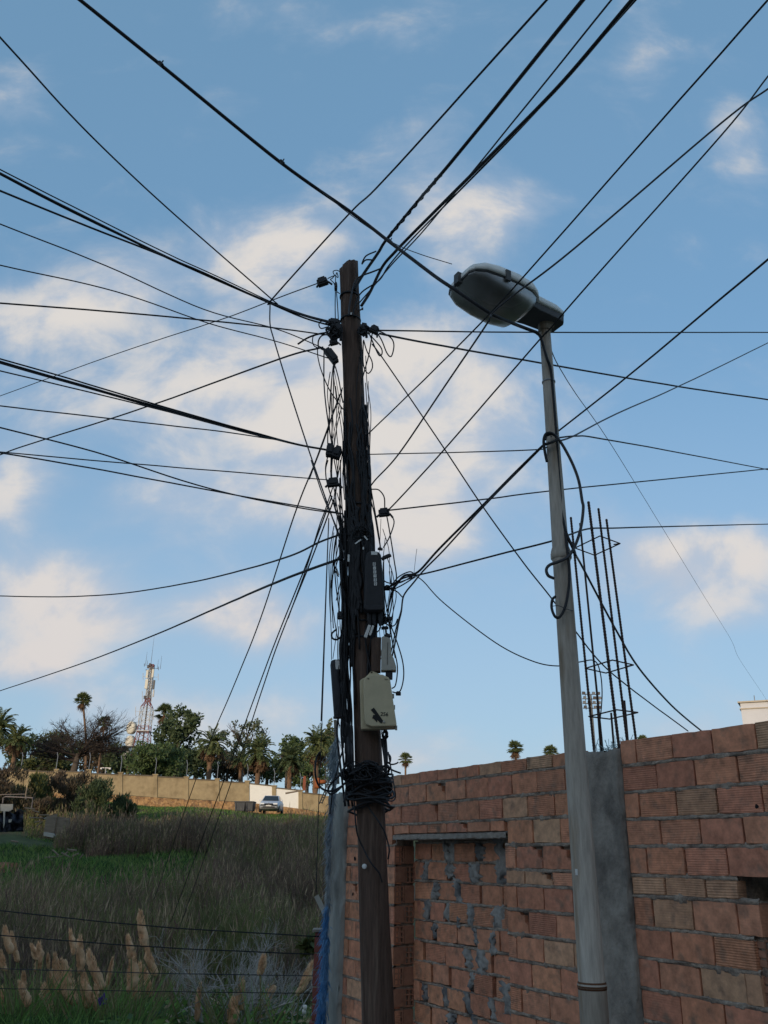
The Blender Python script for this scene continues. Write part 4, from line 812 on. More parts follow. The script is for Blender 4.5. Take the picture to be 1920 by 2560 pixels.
# ------------------------------------------------------------------ rebar cage above the concrete column
cage = empty('rebar_cage', wpt(4.24, .64, .1)); tag(cage, 'rusty reinforcement bars with ties standing up from the concrete column', 'rebar')
def wl(u, z, v): return wpt(u, z, v) - cage.location
def bar(pts, r, nm): obj(nm, MB().tube(pts, r, 6), M_rust, cage, True)
ccorn = {'fl': (4.345, .03), 'bl': (4.345, .185), 'br': (4.115, .185), 'fr': (4.115, .03), 'ml': (4.345, .105), 'mr': (4.115, .105)}
for kx, (px, py) in {'fl': (1427, 1293), 'ml': (1450, 1308), 'fr': (1471, 1254), 'mr': (1496, 1271), 'br': (1516, 1298)}.items():
    u, v = ccorn[kx]; q = ray(px, py); h = q * (-(WD + v) / q.dot(WN)); b0 = wl(u, .60, v); t1 = wl(h.dot(WT), h.z, v)
    n = 170; pts = [b0.lerp(t1, i / n) for i in range(n + 1)]; r = .0095 if kx == 'fr' else .008
    obj('bar', MB().tube(pts, [r * (1.13 if i % 2 else .9) if kx != 'ml' else r * .9 for i in range(n + 1)], 6), M_rust, cage, False)
    ccorn[kx + 't'] = (h.dot(WT), h.z)
for u, v, zt_ in ((4.36, .10, .98), (4.30, .16, .93), (4.20, .19, 1.0)): bar([wl(u, .6, v), wl(u, zt_, v)], .007, 'starter_bar')
def tie(z, k=0.0, sk=0.0):
    def cu(u): return u + (4.19 - u) * 0 + k
    P = [wl(4.36 + k, z + sk, .015), wl(4.36 + k, z, .20), wl(4.10 + k, z + .01, .20), wl(4.10 + k, z + .01 + sk, .015), wl(4.36 + k, z + sk, .015)]
    obj('tie', MB().tube(P, .005, 5).tube([P[2], P[2] + Vector((-.05, -.02, -.015))], .005, 5), M_rust, cage)
tie(.90, .0); tie(1.21, -.0, .01); tie(2.07, .02, .02)
e = MB()
for i in range(60):
    b0 = wpt(ru(4.08, 4.36), .645, ru(.02, .2)); e.tube(spline([b0, b0 + Vector((ru(-.03, .03), ru(-.03, .03), ru(.01, .05))), b0 + Vector((ru(-.06, .06), ru(-.06, .06), ru(0, .12)))], 4), .0018, 3)
M_net = mat('pale_netting', (0.26, 0.34, 0.35), 0.8, .3, 20, 0)
tag(obj('netting_scrap', e, M_net), 'pale scrap of netting tangled at the foot of the rebar', 'netting')

# ------------------------------------------------------------------ terrain
PROF = [(-900, 36), (-230, 43), (-165, 42), (-150, 40.5), (-60, 3.5), (-25, -1.6), (8.8, -1.6), (9.6, -1.9), (11.5, -2.1), (14, -2.3), (17, -2.5), (22, -2.6), (28, -2.15), (34, -1.4), (40, -.55), (44, -.1), (50, .35), (55, 1.0), (60, 1.9), (66, 2.75), (72, 3.2), (80, 3.25), (100, 6.0), (150, 9.0), (300, 11), (4000, 11)]  # the high ridge behind the camera is unseen, added to shade the foreground
PX = np.array([p[0] for p in PROF], float); PZ = np.array([p[1] for p in PROF], float)
def terr(x, y):
    z = float(np.interp(y, PX, PZ)); f = min(1, max(0, (y - 50) / 16)) * (1 - min(1, max(0, (y - 110) / 60)))
    z += -.06 * max(-40, min(30, x + 11)) * f
    b = min(1, max(0, (y - 10) / 6)); z += b * (nz((x * .09, y * .09, 1.0), 1.0, 3) * .30 + nz((x * .5, y * .5, 4.0), 1.0, 2) * .07)
    return z + CZ
def terr_np(x, y):
    return np.array([terr(a, b) for a, b in zip(x, y)])
def gx(px, Y): return at(px, 2140, Y).x
def sp(lo, hi, n, mid, pw):    # spacing denser around mid
    t = np.linspace(-1, 1, n); s = np.sign(t) * np.abs(t) ** pw; return np.where(s < 0, mid + s * (mid - lo), mid + s * (hi - mid))
gxs = sp(-3000, 3000, 190, -8, 4.2); gys = np.concatenate([np.linspace(-900, -240, 5), np.linspace(-225, -20, 42), np.linspace(-15, 8, 6), np.linspace(8.8, 90, 170), np.geomspace(94, 4000, 34)])
vs = [(x, y, terr(x, y)) for y in gys for x in gxs]; nx = len(gxs)
fs = [(j * nx + i, j * nx + i + 1, (j + 1) * nx + i + 1, (j + 1) * nx + i) for j in range(len(gys) - 1) for i in range(nx - 1)]
M_ground = mat('field_ground', (0.060, 0.075, 0.028), 0.95, 0.4, 1.2, 0.5, bscale=6, col2=(0.13, 0.085, 0.05), f2=(0.52, 0.66), s2=.22, bdist=.05)
tag(obj('ground', MB().add(vs, fs), M_ground, None, True), None, None, None, 'structure')
M_street = mat('street_concrete', (0.22, 0.21, 0.20), 0.9, 0.25, 2.0, 0.4, bscale=20)
tag(obj('street', MB().add([(-30, -12, .004), (9, -12, .004), (9, -3, .004), (2.0, 3.6, .004), (-.6, 8.6, .004), (-30, 8.6, .004)], [(0, 1, 2, 3, 4, 5)]), M_street), None, None, None, 'structure')
M_soil = mat('red_soil', (0.26, 0.105, 0.052), 0.95, 0.35, 3, 0.6, bscale=12, bdist=.04)
def patch(px, Y, rx, ry, hump, seed):
    cx = gx(px, Y); vs = []; fs = []; n, m = 22, 6
    for k in range(m + 1):
        for i in range(n):
            a = 2 * math.pi * i / n; f = k / m * (1 + .35 * nz((math.cos(a) * 1.3, math.sin(a) * 1.3, seed), 1.0, 3))
            x, y = cx + math.cos(a) * rx * f, Y + math.sin(a) * ry * f
            vs.append((x, y, terr(x, y) + .03 * (1 - k / m) + hump * max(0, 1 - (k / m) ** 2) - (.05 if k == m else 0) + nz((x, y, 3), 1.2) * hump * .25))
    for k in range(m):
        for i in range(n): a = k * n + i; b = k * n + (i + 1) % n; fs.append((a, a + n, b + n, b))
    tag(obj('soil_patch', MB().add(vs, fs), M_soil, None, True), None, None, None, 'structure')
patch(731, 62.5, .9, 1.6, .35, 1); patch(-8, 38, 1.1, 2.4, .22, 2); patch(440, 12.4, .35, .8, .10, 3); patch(730, 15.2, .50, 1.2, .22, 4); patch(250, 43.5, .8, .5, .15, 5); patch(350, 44, 1.6, .5, .1, 6)
M_dirt = mat('track_dirt', (0.30, 0.22, 0.145), 0.95, 0.25, 2, .3)
vs = []; fs = []
for i in range(31):
    px = 455 + 180 * i / 30; Yc_ = 67.5 - .3 * math.sin(i * .3) + i * .05; x = gx(px, Yc_)
    for k, d in enumerate((-.75, 0, .75)): vs.append((x, Yc_ + d, terr(x, Yc_ + d) + .05))
for i in range(30):
    for k in range(2): a = i * 3 + k; fs.append((a, a + 3, a + 4, a + 1))
tag(obj('dirt_track', MB().add(vs, fs), M_dirt, None, True), None, None, None, 'structure')

# ------------------------------------------------------------------ reeds, grass and weeds (uncountable)
rng = np.random.default_rng(11)
def leaf_cloud(name, base, tips, widths, mats, idx, label, cat, kind='stuff', bend=None, parent=None):
    """kite-shaped blades: base (N,3), tips (N,3), widths (N,), material index (N,)"""
    N_ = len(base); d = tips - base; side = np.cross(d, rng.normal(size=(N_, 3))); side /= np.linalg.norm(side, axis=1)[:, None] + 1e-9; side *= widths[:, None] / 2
    mid = base + d * .45
    if bend is not None: mid = mid + bend
    V = np.stack([base, mid - side, tips, mid + side], 1).reshape(-1, 3); F = np.arange(N_ * 4).reshape(-1, 4)
    me = bpy.data.meshes.new(name); me.vertices.add(len(V)); me.vertices.foreach_set('co', V.ravel()); me.loops.add(N_ * 4); me.loops.foreach_set('vertex_index', F.ravel()); me.polygons.add(N_)
    me.polygons.foreach_set('loop_start', np.arange(0, N_ * 4, 4)); me.polygons.foreach_set('loop_total', np.full(N_, 4)); me.update(calc_edges=True)
    for m in mats: me.materials.append(m)
    me.polygons.foreach_set('material_index', idx.astype(int)); me.validate()
    o = bpy.data.objects.new(name, me); C.objects.link(o)
    if parent is not None: o.parent = parent
    elif label: tag(o, label, cat, None, kind)
    return o
M_r1 = leafmat('reed_dry', (0.2731, 0.1941, 0.1265), (0.1437, 0.1092, 0.0747), .8, .4, .2); M_r2 = leafmat('reed_olive', (0.195, 0.2106, 0.078), (0.1326, 0.1404, 0.0624), .8, .4, .2)
M_r3 = leafmat('reed_tan', (0.4364, 0.3306, 0.2049), (0.2909, 0.2116, 0.1388), .8, .4, .25); M_r4 = leafmat('reed_purple', (0.1955, 0.1207, 0.0978), (0.1265, 0.0862, 0.0713), .8, .4, .2)
M_g1 = leafmat('grass_green', (0.1358, 0.2523, 0.0582), (0.1941, 0.2717, 0.0776), .7, .5, .3); M_g2 = leafmat('grass_dark', (0.048, 0.0975, 0.03), (0.075, 0.1275, 0.045), .7, .5, .3)
RM = [M_r1, M_r2, M_r3, M_r4]
def sample(px0, px1, Y0, Y1, n):
    Y = rng.uniform(Y0, Y1, n); px = rng.uniform(px0, px1, n); x = np.array([gx(a, b) for a, b in zip(px, Y)]); return x, Y
def clearing(x, y):
    px = 960 + x / y * 2290; w_ = nz((x * .22, y * .22, 21), 1.0, 3)
    d = ((px - 330) / 235) ** 2 + ((y - 37.5) / 7.5) ** 2 + w_ * .9 + .25 * (rnd() - .5)
    return d < 1.0
def reeds(name, label, regs, green=.35):
    B = []; T = []; Wd = []; I = []
    for px0, px1, Y0, Y1, n, h0, h1, gr in regs:
        x, y = sample(px0, px1, Y0, Y1, n); keep = np.array([nz((a * .30, b * .30, 7), 1.0, 2) > -.34 + .15 * rnd() and not clearing(a, b) for a, b in zip(x, y)]); x, y = x[keep], y[keep]; n = len(x); pxx = 960 + x / y * 2290
        edge = np.clip(np.minimum(np.minimum((pxx - px0) / 70 if px0 > 0 else 9, (y - Y0) / 2.0 + .25), 1), 0, 1)
        z = terr_np(x, y); h = rng.uniform(h0, h1, n) * (1 + .30 * np.array([nz((a * .25, b * .25, 2), 1.0, 2) for a, b in zip(x, y)]) + .45 * np.array([nz((a * .7, b * .7, 12), 1.0, 2) for a, b in zip(x, y)])) * (.40 + .60 * edge) * rng.uniform(.75, 1.1, n)
        b = np.stack([x, y, z - .05], 1); lean = rng.normal(0, .07, (n, 2)) * h[:, None]; t = b + np.stack([lean[:, 0], lean[:, 1], h], 1)
        pn_ = np.array([nz((a * .16, b * .16, 33), 1.0, 3) for a, b in zip(x, y)]); mi = np.where(rng.random(n) < gr + pn_ * 1.1, 1, np.where(rng.random(n) < .35, 3, 0))
        B.append(b); T.append(t); Wd.append(rng.uniform(.010, .018, n) * (y / 22) ** .6); I.append(mi)
        for k in range(5):
            f = rng.uniform(.3, .98, n)[:, None]; s = b + (t - b) * f; L = rng.uniform(.25, .55, n) * np.minimum(1, h / 1.6); a = rng.uniform(0, 6.28, n); up = rng.uniform(-.15, 1.1, n)
            e = s + np.stack([np.cos(a) * L * .34, np.sin(a) * L * .34, up * L], 1)
            B.append(s); T.append(e); Wd.append(rng.uniform(.010, .020, n) * (y / 22) ** .6); I.append(np.where(rng.random(n) < .18, 2, mi))
        # feathery heads
        f = rng.random(n) < .16; s = t[f]; m = len(s); e = s + np.stack([rng.normal(0, .06, m), rng.normal(0, .06, m), rng.uniform(.15, .30, m)], 1)
        B.append(s - [0, 0, .05]); T.append(e); Wd.append(rng.uniform(.018, .034, m) * (y[f] / 22) ** .5); I.append(np.where(rng.random(m) < .6, 2, 3))
    return leaf_cloud(name, np.concatenate(B), np.concatenate(T), np.concatenate(Wd), RM, np.concatenate(I), label, 'reeds')
reeds('reed_bed', 'brown and olive reeds filling the near hollow of the field', [(-120, 880, 17.5, 27, 15000, 1.25, 1.75, .55), (480, 880, 26, 44, 8000, 1.4, 1.9, .45), (-120, 560, 26, 33, 4200, .7, 1.3, .75), (-120, 520, 15.5, 18.5, 3500, .8, 1.3, .25), (520, 880, 16.5, 18.5, 1500, .8, 1.3, .3)])
reeds('reed_bed', 'darker belt of reeds below the grassy slope with the car', [(215, 880, 43, 51, 12000, 1.1, 1.75, .15), (130, 300, 45, 52, 2500, 1.0, 1.9, .15), (300, 880, 51, 56, 3000, .6, 1.2, .4), (-60, 240, 53, 56, 1500, .6, 1.2, .5)])
def grass(name, label, regs):
    B = []; T = []; Wd = []; I = []
    for px0, px1, Y0, Y1, n, h0, h1, w in regs:
        x, y = sample(px0, px1, Y0, Y1, n); z = terr_np(x, y); h = rng.uniform(h0, h1, n); b = np.stack([x, y, z - .02], 1)
        t = b + np.stack([rng.normal(0, .45, n) * h, rng.normal(0, .45, n) * h, h], 1); B.append(b); T.append(t); Wd.append(np.full(n, w) * rng.uniform(.6, 1.4, n)); I.append((rng.random(n) < .45).astype(int))
    return leaf_cloud(name, np.concatenate(B), np.concatenate(T), np.concatenate(Wd), [M_g1, M_g2], np.concatenate(I), label, 'grass')
grass('grass', 'short green grass on the slope below the boundary wall and car', [(240, 880, 53, 73, 30000, .08, .22, .05), (60, 400, 52, 70, 7000, .08, .2, .05)])
grass('grass', 'bright green grass in the clearing between the reed belts', [(150, 600, 33, 44.3, 15000, .12, .34, .045), (-100, 200, 30, 47, 9000, .15, .45, .05)])
grass('grass', 'rank green weeds along the near edge of the field', [(-150, 400, 9.6, 17.5, 26000, .12, .48, .028), (400, 860, 9.6, 17, 13000, .08, .30, .024)])

x, y = sample(-150, 860, 9.8, 17.5, 1500); z = terr_np(x, y); rep = 9; X = np.repeat(x, rep) + rng.normal(0, .07, 1500 * rep); Yw = np.repeat(y, rep) + rng.normal(0, .07, 1500 * rep); hh = np.repeat(rng.uniform(.05, .42, 1500), rep) * rng.uniform(.3, 1, 1500 * rep)
bb = np.stack([X, Yw, np.repeat(z, rep) + hh], 1); an = rng.uniform(0, 6.28, len(X)); LL = rng.uniform(.05, .15, len(X)); M_wd = leafmat('weed_leaf', (0.085, 0.14, 0.045), (0.055, 0.10, 0.035), .6, 2.0, .3)
leaf_cloud('weeds', bb, bb + np.stack([np.cos(an) * LL, np.sin(an) * LL, rng.uniform(-.3, .5, len(X)) * LL], 1), LL * .55, [M_wd, M_g1, M_r3], np.where(rng.random(len(X)) < .12, 2, (rng.random(len(X)) < .4).astype(int)), 'broad-leaved green weeds among the pampas at the near edge', 'weeds')
# ------------------------------------------------------------------ pampas grass, bare shrub
M_plume = leafmat('plume', (0.6178, 0.3721, 0.2106), (0.7722, 0.5195, 0.3159), .9, 3, .25); M_stalk = leafmat('stalk', (0.16, 0.17, 0.07), (0.24, 0.20, 0.10), .8, 3, .1)
G1 = zz(0, 2260, 480 / 1659); G2 = zz(400, 2220, 460 / 1659)
PL = [(G1, 45, 215, 85, 430, 50), (G1, 105, 270, 145, 500, 40), (G1, 10, 425, 40, 580, 45), (G1, 280, 365, 320, 480, 40), (G1, 340, 350, 335, 580, 52), (G1, 610, 240, 640, 440, 38), (G1, 693, 300, 690, 600, 52), (G1, 770, 405, 870, 740, 60), (G1, 475, 450, 495, 760, 48), (G1, 525, 480, 655, 870, 90), (G1, 415, 460, 420, 560, 25), (G1, 430, 600, 430, 740, 45), (G1, 180, 685, 240, 890, 62), (G1, 205, 615, 205, 730, 32), (G1, 378, 700, 435, 930, 62), (G1, 15, 735, 15, 990, 42), (G1, 970, 485, 925, 720, 34), (G1, 1108, 290, 1135, 470, 46), (G1, 1152, 430, 1130, 760, 72), (G1, 1215, 75, 1235, 370, 56), (G1, 1272, 380, 1330, 620, 62), (G1, 1212, 520, 1160, 830, 66), (G1, 1255, 570, 1305, 800, 46), (G1, 830, 735, 840, 815, 34), (G1, 793, 780, 850, 920, 52), (G1, 715, 590, 765, 900, 66),
      (G2, 362, 875, 325, 1200, 46), (G2, 740, 830, 720, 1100, 62), (G2, 1000, 880, 880, 1200, 92), (G2, 932, 630, 905, 790, 52), (G2, 1365, 680, 1250, 970, 58), (G2, 670, 1000, 640, 1226, 72)]
pos_word = ['far left', 'left', 'middle', 'right']
for i, (Z, tx, ty, bx, by, wd) in enumerate(PL):
    Y = 10.6 + (i * 37 % 17) / 17 * 1.6; a, b = at(*Z(tx, ty), Y), at(*Z(bx, by), Y); k = (a - CAM).dot(_f) / FPX; sc = Z(1, 0)[0] - Z(0, 0)[0]; r = wd * sc * k / 2 * ru(1.05, 1.4)
    gp = Vector((b.x + (b.x - a.x) * .6, Y + ru(-.1, .1), 0)); gp.z = terr(gp.x, gp.y) - .02
    e = empty('pampas_plant', gp); A, B_ = a - gp, b - gp; ax = A - B_
    mb = MB(); n = 12; rad = [r * (math.sin(math.pi * min(1, (.07 + .89 * t / n))) ** .42) * (1 - .28 * t / n) * ru(.85, 1.12) for t in range(n + 1)]
    mb.tube([B_ + ax * (t / n) + Vector((ru(-.25, .25) + .5 * math.sin(t * .45 + i), 0, 0)) * r for t in range(n + 1)], rad, 9)
    pl = obj('plume', mb, M_plume, e, True)
    m = 420; f = rng.random(m); ang = rng.uniform(0, 6.28, m); base = np.array([tuple(B_ + ax * float(q)) for q in f]); rr = r * np.sin(np.pi * np.clip(.07 + .89 * f, 0, 1)) ** .42 * (1 - .28 * f)
    off = np.stack([np.cos(ang) * rr, np.sin(ang) * rr, np.zeros(m)], 1); tips = base + off * 1.25 + np.array(ax.normalized())[None] * rng.uniform(.02, .07, m)[:, None]
    leaf_cloud('plume_hair', base + off * .7, tips, rng.uniform(.006, .012, m), [M_plume], np.zeros(m), None, None, parent=pl)
    obj('stalk', MB().tube(spline([Vector((0, 0, 0)), B_ * .5 + Vector((.03, 0, .05)), B_], 4), .008, 5), M_stalk, e, True)
    m = 26; ang = rng.uniform(0, 6.28, m); L = rng.uniform(.5, 1.3, m); base = rng.normal(0, .04, (m, 3)); base[:, 2] = 0
    leaf_cloud('leaves', base, base + np.stack([np.cos(ang) * L * .5, np.sin(ang) * L * .5, L * .8], 1), rng.uniform(.012, .02, m), [M_stalk, M_g1], (rng.random(m) < .5).astype(int), None, None, parent=e)
    PXt = Z(tx, ty)
    size = 'slender' if wd * sc < 12.5 else ('broad' if wd * sc > 17.5 else 'medium')
    row = 'tall' if PXt[1] < 2345 else ('low' if PXt[1] > 2450 else 'mid-height')
    order = sorted(range(len(PL)), key=lambda j: PL[j][0](PL[j][1], PL[j][2])[0]).index(i) + 1
    words = ['first', 'second', 'third', 'fourth', 'fifth', 'sixth', 'seventh', 'eighth', 'ninth', 'tenth', 'eleventh', 'twelfth', 'thirteenth', 'fourteenth', 'fifteenth', 'sixteenth']
    w_ = (words[order - 1] + ' plume tip from the left edge') if order <= 16 else (words[len(PL) - order] + ' plume tip counted leftwards from the blue shreds')
    tag(e, f'{size} {row} tan pampas plume, {w_}', 'pampas plant', 'pampas plants along the fence')
M_twig = mat('grey_twig', (0.40, 0.365, 0.33), .9, .25, 10, 0); M_bark = mat('bark', (0.10, 0.08, 0.065), .9, .3, 6, .4); M_barkl = mat('pale_bark', (0.2, 0.17, 0.15), .9, .3, 6, .4)
def branches(mb, p, d, L, r, depth, spread=.6, up=.15, kids=3, seglen=3, out=None, taper=.62, flat=1.0):
    pts = [p]; q = p.copy(); dd = d.normalized()
    for i in range(seglen):
        dd = (dd + Vector((ru(-1, 1), ru(-1, 1), ru(-1, 1) * flat + up)) * .22).normalized(); q = q + dd * (L / seglen); pts.append(q.copy())
    mb.tube(pts, [r * (1 - (1 - taper) * i / seglen) for i in range(seglen + 1)], 5 if r > .01 else 3, False)
    if out is not None and depth <= 1: out += pts[1:]
    if depth > 0:
        for k in range(kids):
            f = ru(.35, 1.0); j = min(seglen, max(1, int(f * seglen + .5))); nd = (dd + Vector((ru(-1, 1), ru(-1, 1), ru(-.8, 1) * flat + up)) * spread).normalized()
            branches(mb, pts[j], nd, L * ru(.55, .8), r * taper * ru(.6, .95), depth - 1, spread, up, kids, seglen, out, taper, flat)
c = Vector((gx(600, 12.0), 12.0, 0)); c.z = terr(c.x, c.y) - .05
e = empty('bare_shrub', c); tag(e, 'leafless grey shrub with spreading twigs behind the fence wires', 'shrub')
for i in range(7):
    mb = MB(); a = 2 * math.pi * i / 7 + ru(-.3, .3); branches(mb, Vector((0, 0, 0)), Vector((math.cos(a) * .9, math.sin(a) * .5, ru(.8, 1.4))), ru(.62, .8), .028, 5, .85, .05, 3, 3, None, .70); obj('stem', mb, M_twig, e, True)
c2 = Vector((gx(705, 13.2), 13.2, 0)); c2.z = terr(c2.x, c2.y); e = empty('bare_shrub', c2); tag(e, 'small leafless twiggy shrub nearest the blue shreds', 'shrub')
for i in range(4):
    mb = MB(); a = i * 1.6 + .4; branches(mb, Vector((0, 0, 0)), Vector((math.cos(a) * .8, math.sin(a) * .5, 1.2)), .5, .014, 4, .7, .12, 3, 3, None, .74); obj('stem', mb, M_twig, e, True)

# ------------------------------------------------------------------ trees
def kpx(px, py, Y): return (at(px, py, Y) - CAM).dot(_f) / FPX          # metres per picture pixel there
M_lf = {'dark': leafmat('leaf_dark', (0.0663, 0.0928, 0.0442), (0.1105, 0.1436, 0.0663), .6, .5), 'green': leafmat('leaf_green', (0.0864, 0.1306, 0.048), (0.1248, 0.1728, 0.0672), .6, .5), 'grey': leafmat('leaf_greygreen', (0.1148, 0.135, 0.081), (0.162, 0.162, 0.1013), .6, .5), 'brown': leafmat('leaf_brown', (0.1232, 0.0899, 0.0609), (0.0798, 0.0725, 0.0435), .6, .5), 'olive': leafmat('leaf_olive', (0.12, 0.12, 0.036), (0.084, 0.096, 0.036), .6, .5)}
M_palm = leafmat('palm_frond', (0.0892, 0.1216, 0.0454), (0.162, 0.1782, 0.0728), .5, 1.0); M_palmd = leafmat('palm_dead', (0.22, 0.135, 0.08), (0.15, 0.095, 0.06), .8, 1.0); M_trunk = mat('palm_trunk', (0.17, 0.105, 0.065), .9, .35, 3, .6)
def broadleaf(name, label, px, py, rx, ry, Y, kind, n, leaf, gaps=.0, trunk=True, cat='tree', clumps=26, up=False, cs=.31):
    c = at(px, py, Y); k = kpx(px, py, Y); RX, RZ = rx * k, ry * k; base = Vector((c.x, Y, terr(c.x, Y) - .1)); e = empty(name, base); tag(e, label, cat); cc = c - base
    mb = MB(); tips = []
    if trunk:
        H = max(1.0, cc.z - RZ * .4)
        mb.tube(spline([Vector((0, 0, 0)), Vector((ru(-.2, .2), 0, H * .5)), Vector((cc.x, 0, H))], 4), [RX * .09 * (1 - .04 * i) for i in range(9)], 8)
        for i in range(7):
            a = 2 * math.pi * i / 7; branches(mb, Vector((cc.x, 0, H)), Vector((math.cos(a), math.sin(a), ru(.4, 1.3))), RX * .6, RX * .045, 2, .7, .15, 3, 3, tips)
        obj('trunk', mb, M_bark, e, True)
    cl = []
    for i in range(clumps):
        while True:
            p = Vector((ru(-1, 1), ru(-1, 1), ru(-1, 1)))
            if .3 < p.length < 1: break
        cl.append((p.x * RX, p.y * RX, p.z * RZ, ru(.65, 1.35) * cs))
    cl = np.array(cl); idx = rng.integers(0, clumps, n); p = rng.normal(size=(n, 3)); p /= np.linalg.norm(p, axis=1)[:, None]; p *= rng.random((n, 1)) ** .4
    pos = cl[idx, :3] + p * cl[idx, 3:4] * np.array([RX, RX, RZ * 1.05]) + np.array([cc.x, 0, cc.z]); d = rng.normal(size=(n, 3)) + p * .8
    if up: d[:, 2] = np.abs(d[:, 2]) + 1.2
    d /= np.linalg.norm(d, axis=1)[:, None]; L = leaf * rng.uniform(.6, 1.4, n)
    pos[:, 2] = np.maximum(pos[:, 2], .05)
    leaf_cloud('crown', pos, pos + d * L[:, None], L * (.25 if up else .62), [M_lf[kind], M_lf['brown' if kind == 'brown' else 'dark']], (rng.random(n) < .3).astype(int), None, None, parent=e); return e
def date_palm(label, px, py, rp, Y, dead=.5, nfr=70, dark=False):
    c = at(px, py, Y); k = kpx(px, py, Y); r = rp * k * 1.22; base = Vector((c.x + ru(-.1, .1), Y, terr(c.x, Y) - .1)); e = empty('date_palm', base); tag(e, label, 'palm tree', 'date palms behind the boundary wall'); cc = c - base
    n = 14; mb = MB(); tr = max(.20, r * .13)
    mb.tube([Vector((cc.x * t / n, 0, cc.z * t / n)) for t in range(n + 1)], [tr * (1.15 if t % 2 else .95) * (1.2 if t > n - 2 else 1) for t in range(n + 1)], 10); obj('trunk', mb, M_trunk, e, True)
    def fronds(nf, e0, e1, LL, droop, name, m):
        B = []; T = []; W_ = []
        for i in range(nf):
            a = ru(0, 6.28); el = ru(e0, e1); L = LL * ru(.8, 1.08); p = Vector(cc); d = Vector((math.cos(a) * math.cos(el), math.sin(a) * math.cos(el), math.sin(el))); S = 12
            for s in range(S):
                p2 = p + d * (L / S); d = (d + Vector((0, 0, -droop / S * (1 + s * .12)))).normalized(); side = d.cross(Vector((0, 0, 1)))
                side = side.normalized() if side.length > .01 else Vector((1, 0, 0)); lf = L * .20 * (math.sin(math.pi * (s + 1.5) / (S + 2)) ** .6)
                B.append(p); T.append(p2 + d * .02); W_.append(.05 * r)
                for sg in (-1, 1):
                    for q in (.2, .7):
                        b = p.lerp(p2, q); B.append(b); T.append(b + (side * sg * .75 + d * .65 + Vector((0, 0, -.15 * droop + .12))) * lf); W_.append(.045 * r)
                p = p2
        m_ = len(B); leaf_cloud(name, np.array([tuple(v) for v in B]), np.array([tuple(v) for v in T]), np.array(W_), [m], np.zeros(m_), None, None, parent=e)
    fronds(nfr, R(-12), R(85), r * 1.12, 1.15, 'crown', M_lf['dark'] if dark else M_palm)
    if dead: fronds(int(nfr * dead), R(-75), R(-25), r * .95, .5, 'dead_fronds', M_palmd)
    return e
def fan_palm(label, px, py, rp, Y, skirt=True, bx=None):
    c = at(px, py, Y); k = kpx(px, py, Y); r = rp * k; x0 = gx(bx, Y) if bx else c.x; base = Vector((x0, Y, terr(x0, Y) - .1)); e = empty('fan_palm', base); tag(e, label, 'palm tree', 'fan palms'); cc = c - base
    obj('trunk', MB().tube(spline([Vector((0, 0, 0)), Vector((cc.x * .35, 0, cc.z * .5)), cc], 6), [r * .13 * (1.2 - .03 * i) for i in range(13)], 8), M_trunk, e, True)
    B = []; T = []; I = []
    def fan(d, L, m):
        side = d.cross(Vector((0, 0, 1))); side = side.normalized() if side.length > .01 else Vector((1, 0, 0)); hub = cc + d * L * .45
        B.append(cc); T.append(hub); I.append(m)
        for q in range(11):
            an = (q - 5) / 5 * 1.15; dd = d * math.cos(an) + side * math.sin(an); B.append(hub); T.append(hub + (dd + Vector((0, 0, -.22))) * L * .62); I.append(m)
    for i in range(60):
        a, el = ru(0, 6.28), ru(R(-35), R(88)); fan(Vector((math.cos(a) * math.cos(el), math.sin(a) * math.cos(el), math.sin(el))), r * ru(.85, 1.1), 0)
    if skirt:
        for i in range(16):
            a, el = ru(0, 6.28), ru(R(-88), R(-68)); fan(Vector((math.cos(a) * math.cos(el), math.sin(a) * math.cos(el), math.sin(el))), r * ru(.7, 1.25), 1)
    n = len(B); leaf_cloud('crown', np.array([tuple(v) for v in B]), np.array([tuple(v) for v in T]), np.full(n, r * .085), [M_palm, M_palmd], np.array(I), None, None, parent=e)
TY = 140
date_palm('date palm cut by the left edge of the photo', -6, 1826, 44, 120, .3); date_palm('small date palm second from the left edge', 42, 1852, 34, 118, .4, 60)
date_palm('date palm with tan dead fronds, right of the dark evergreen', 529, 1862, 38, 125, .7); date_palm('date palm with the largest orange-brown skirt, above the white panels', 649, 1886, 38, 122, 1.0)
date_palm('dark low date palm between the brown-skirted palm and the pole', 726, 1905, 36, 122, .15, 70, True); date_palm('tall date palm closest to the wooden pole', 792, 1866, 42, 124, .5); date_palm('small dark date palm left of the brown-skirted palm', 603, 1905, 22, 126, .2, 50, True)
date_palm('tiny date palm low behind the round green bush', 322, 1905, 20, 130, .0, 50)
fan_palm('tallest fan palm on a bare slanting trunk at the left', 207, 1750, 23, TY, True, 188); fan_palm('fan palm rising out of the leafless tree', 262, 1806, 20, 146, True); fan_palm('fan palm right of the radio tower', 411, 1782, 27, TY, True)
fan_palm('fan palm just right of the wooden pole, above the brick wall', 1014, 1897, 19, 150, True); fan_palm('fan palm left of the lamp post, above the brick wall', 1288, 1870, 23, 135, True); fan_palm('fan palm partly hidden beside the lamp post', 1377, 1880, 21, 138, True); fan_palm('tiny fan palm top right of the rebar', 1607, 1851, 16, 150, False)
broadleaf('evergreen_tree', 'tall dark evergreen tree right of the radio tower', 450, 1838, 58, 70, 132, 'dark', 3400, .5, clumps=44, cs=.20); broadleaf('evergreen_tree', 'round dense green bush-like tree at the tower foot', 388, 1905, 66, 44, 112, 'green', 9000, .34, clumps=60)
broadleaf('eucalyptus_tree', 'airy grey-green tree between the two brown palms', 612, 1850, 62, 52, 150, 'grey', 1700, .45, clumps=40, cs=.17); broadleaf('evergreen_tree', 'green tree behind the dark low palm', 722, 1885, 40, 42, 140, 'green', 2200, .5, clumps=30, cs=.24)
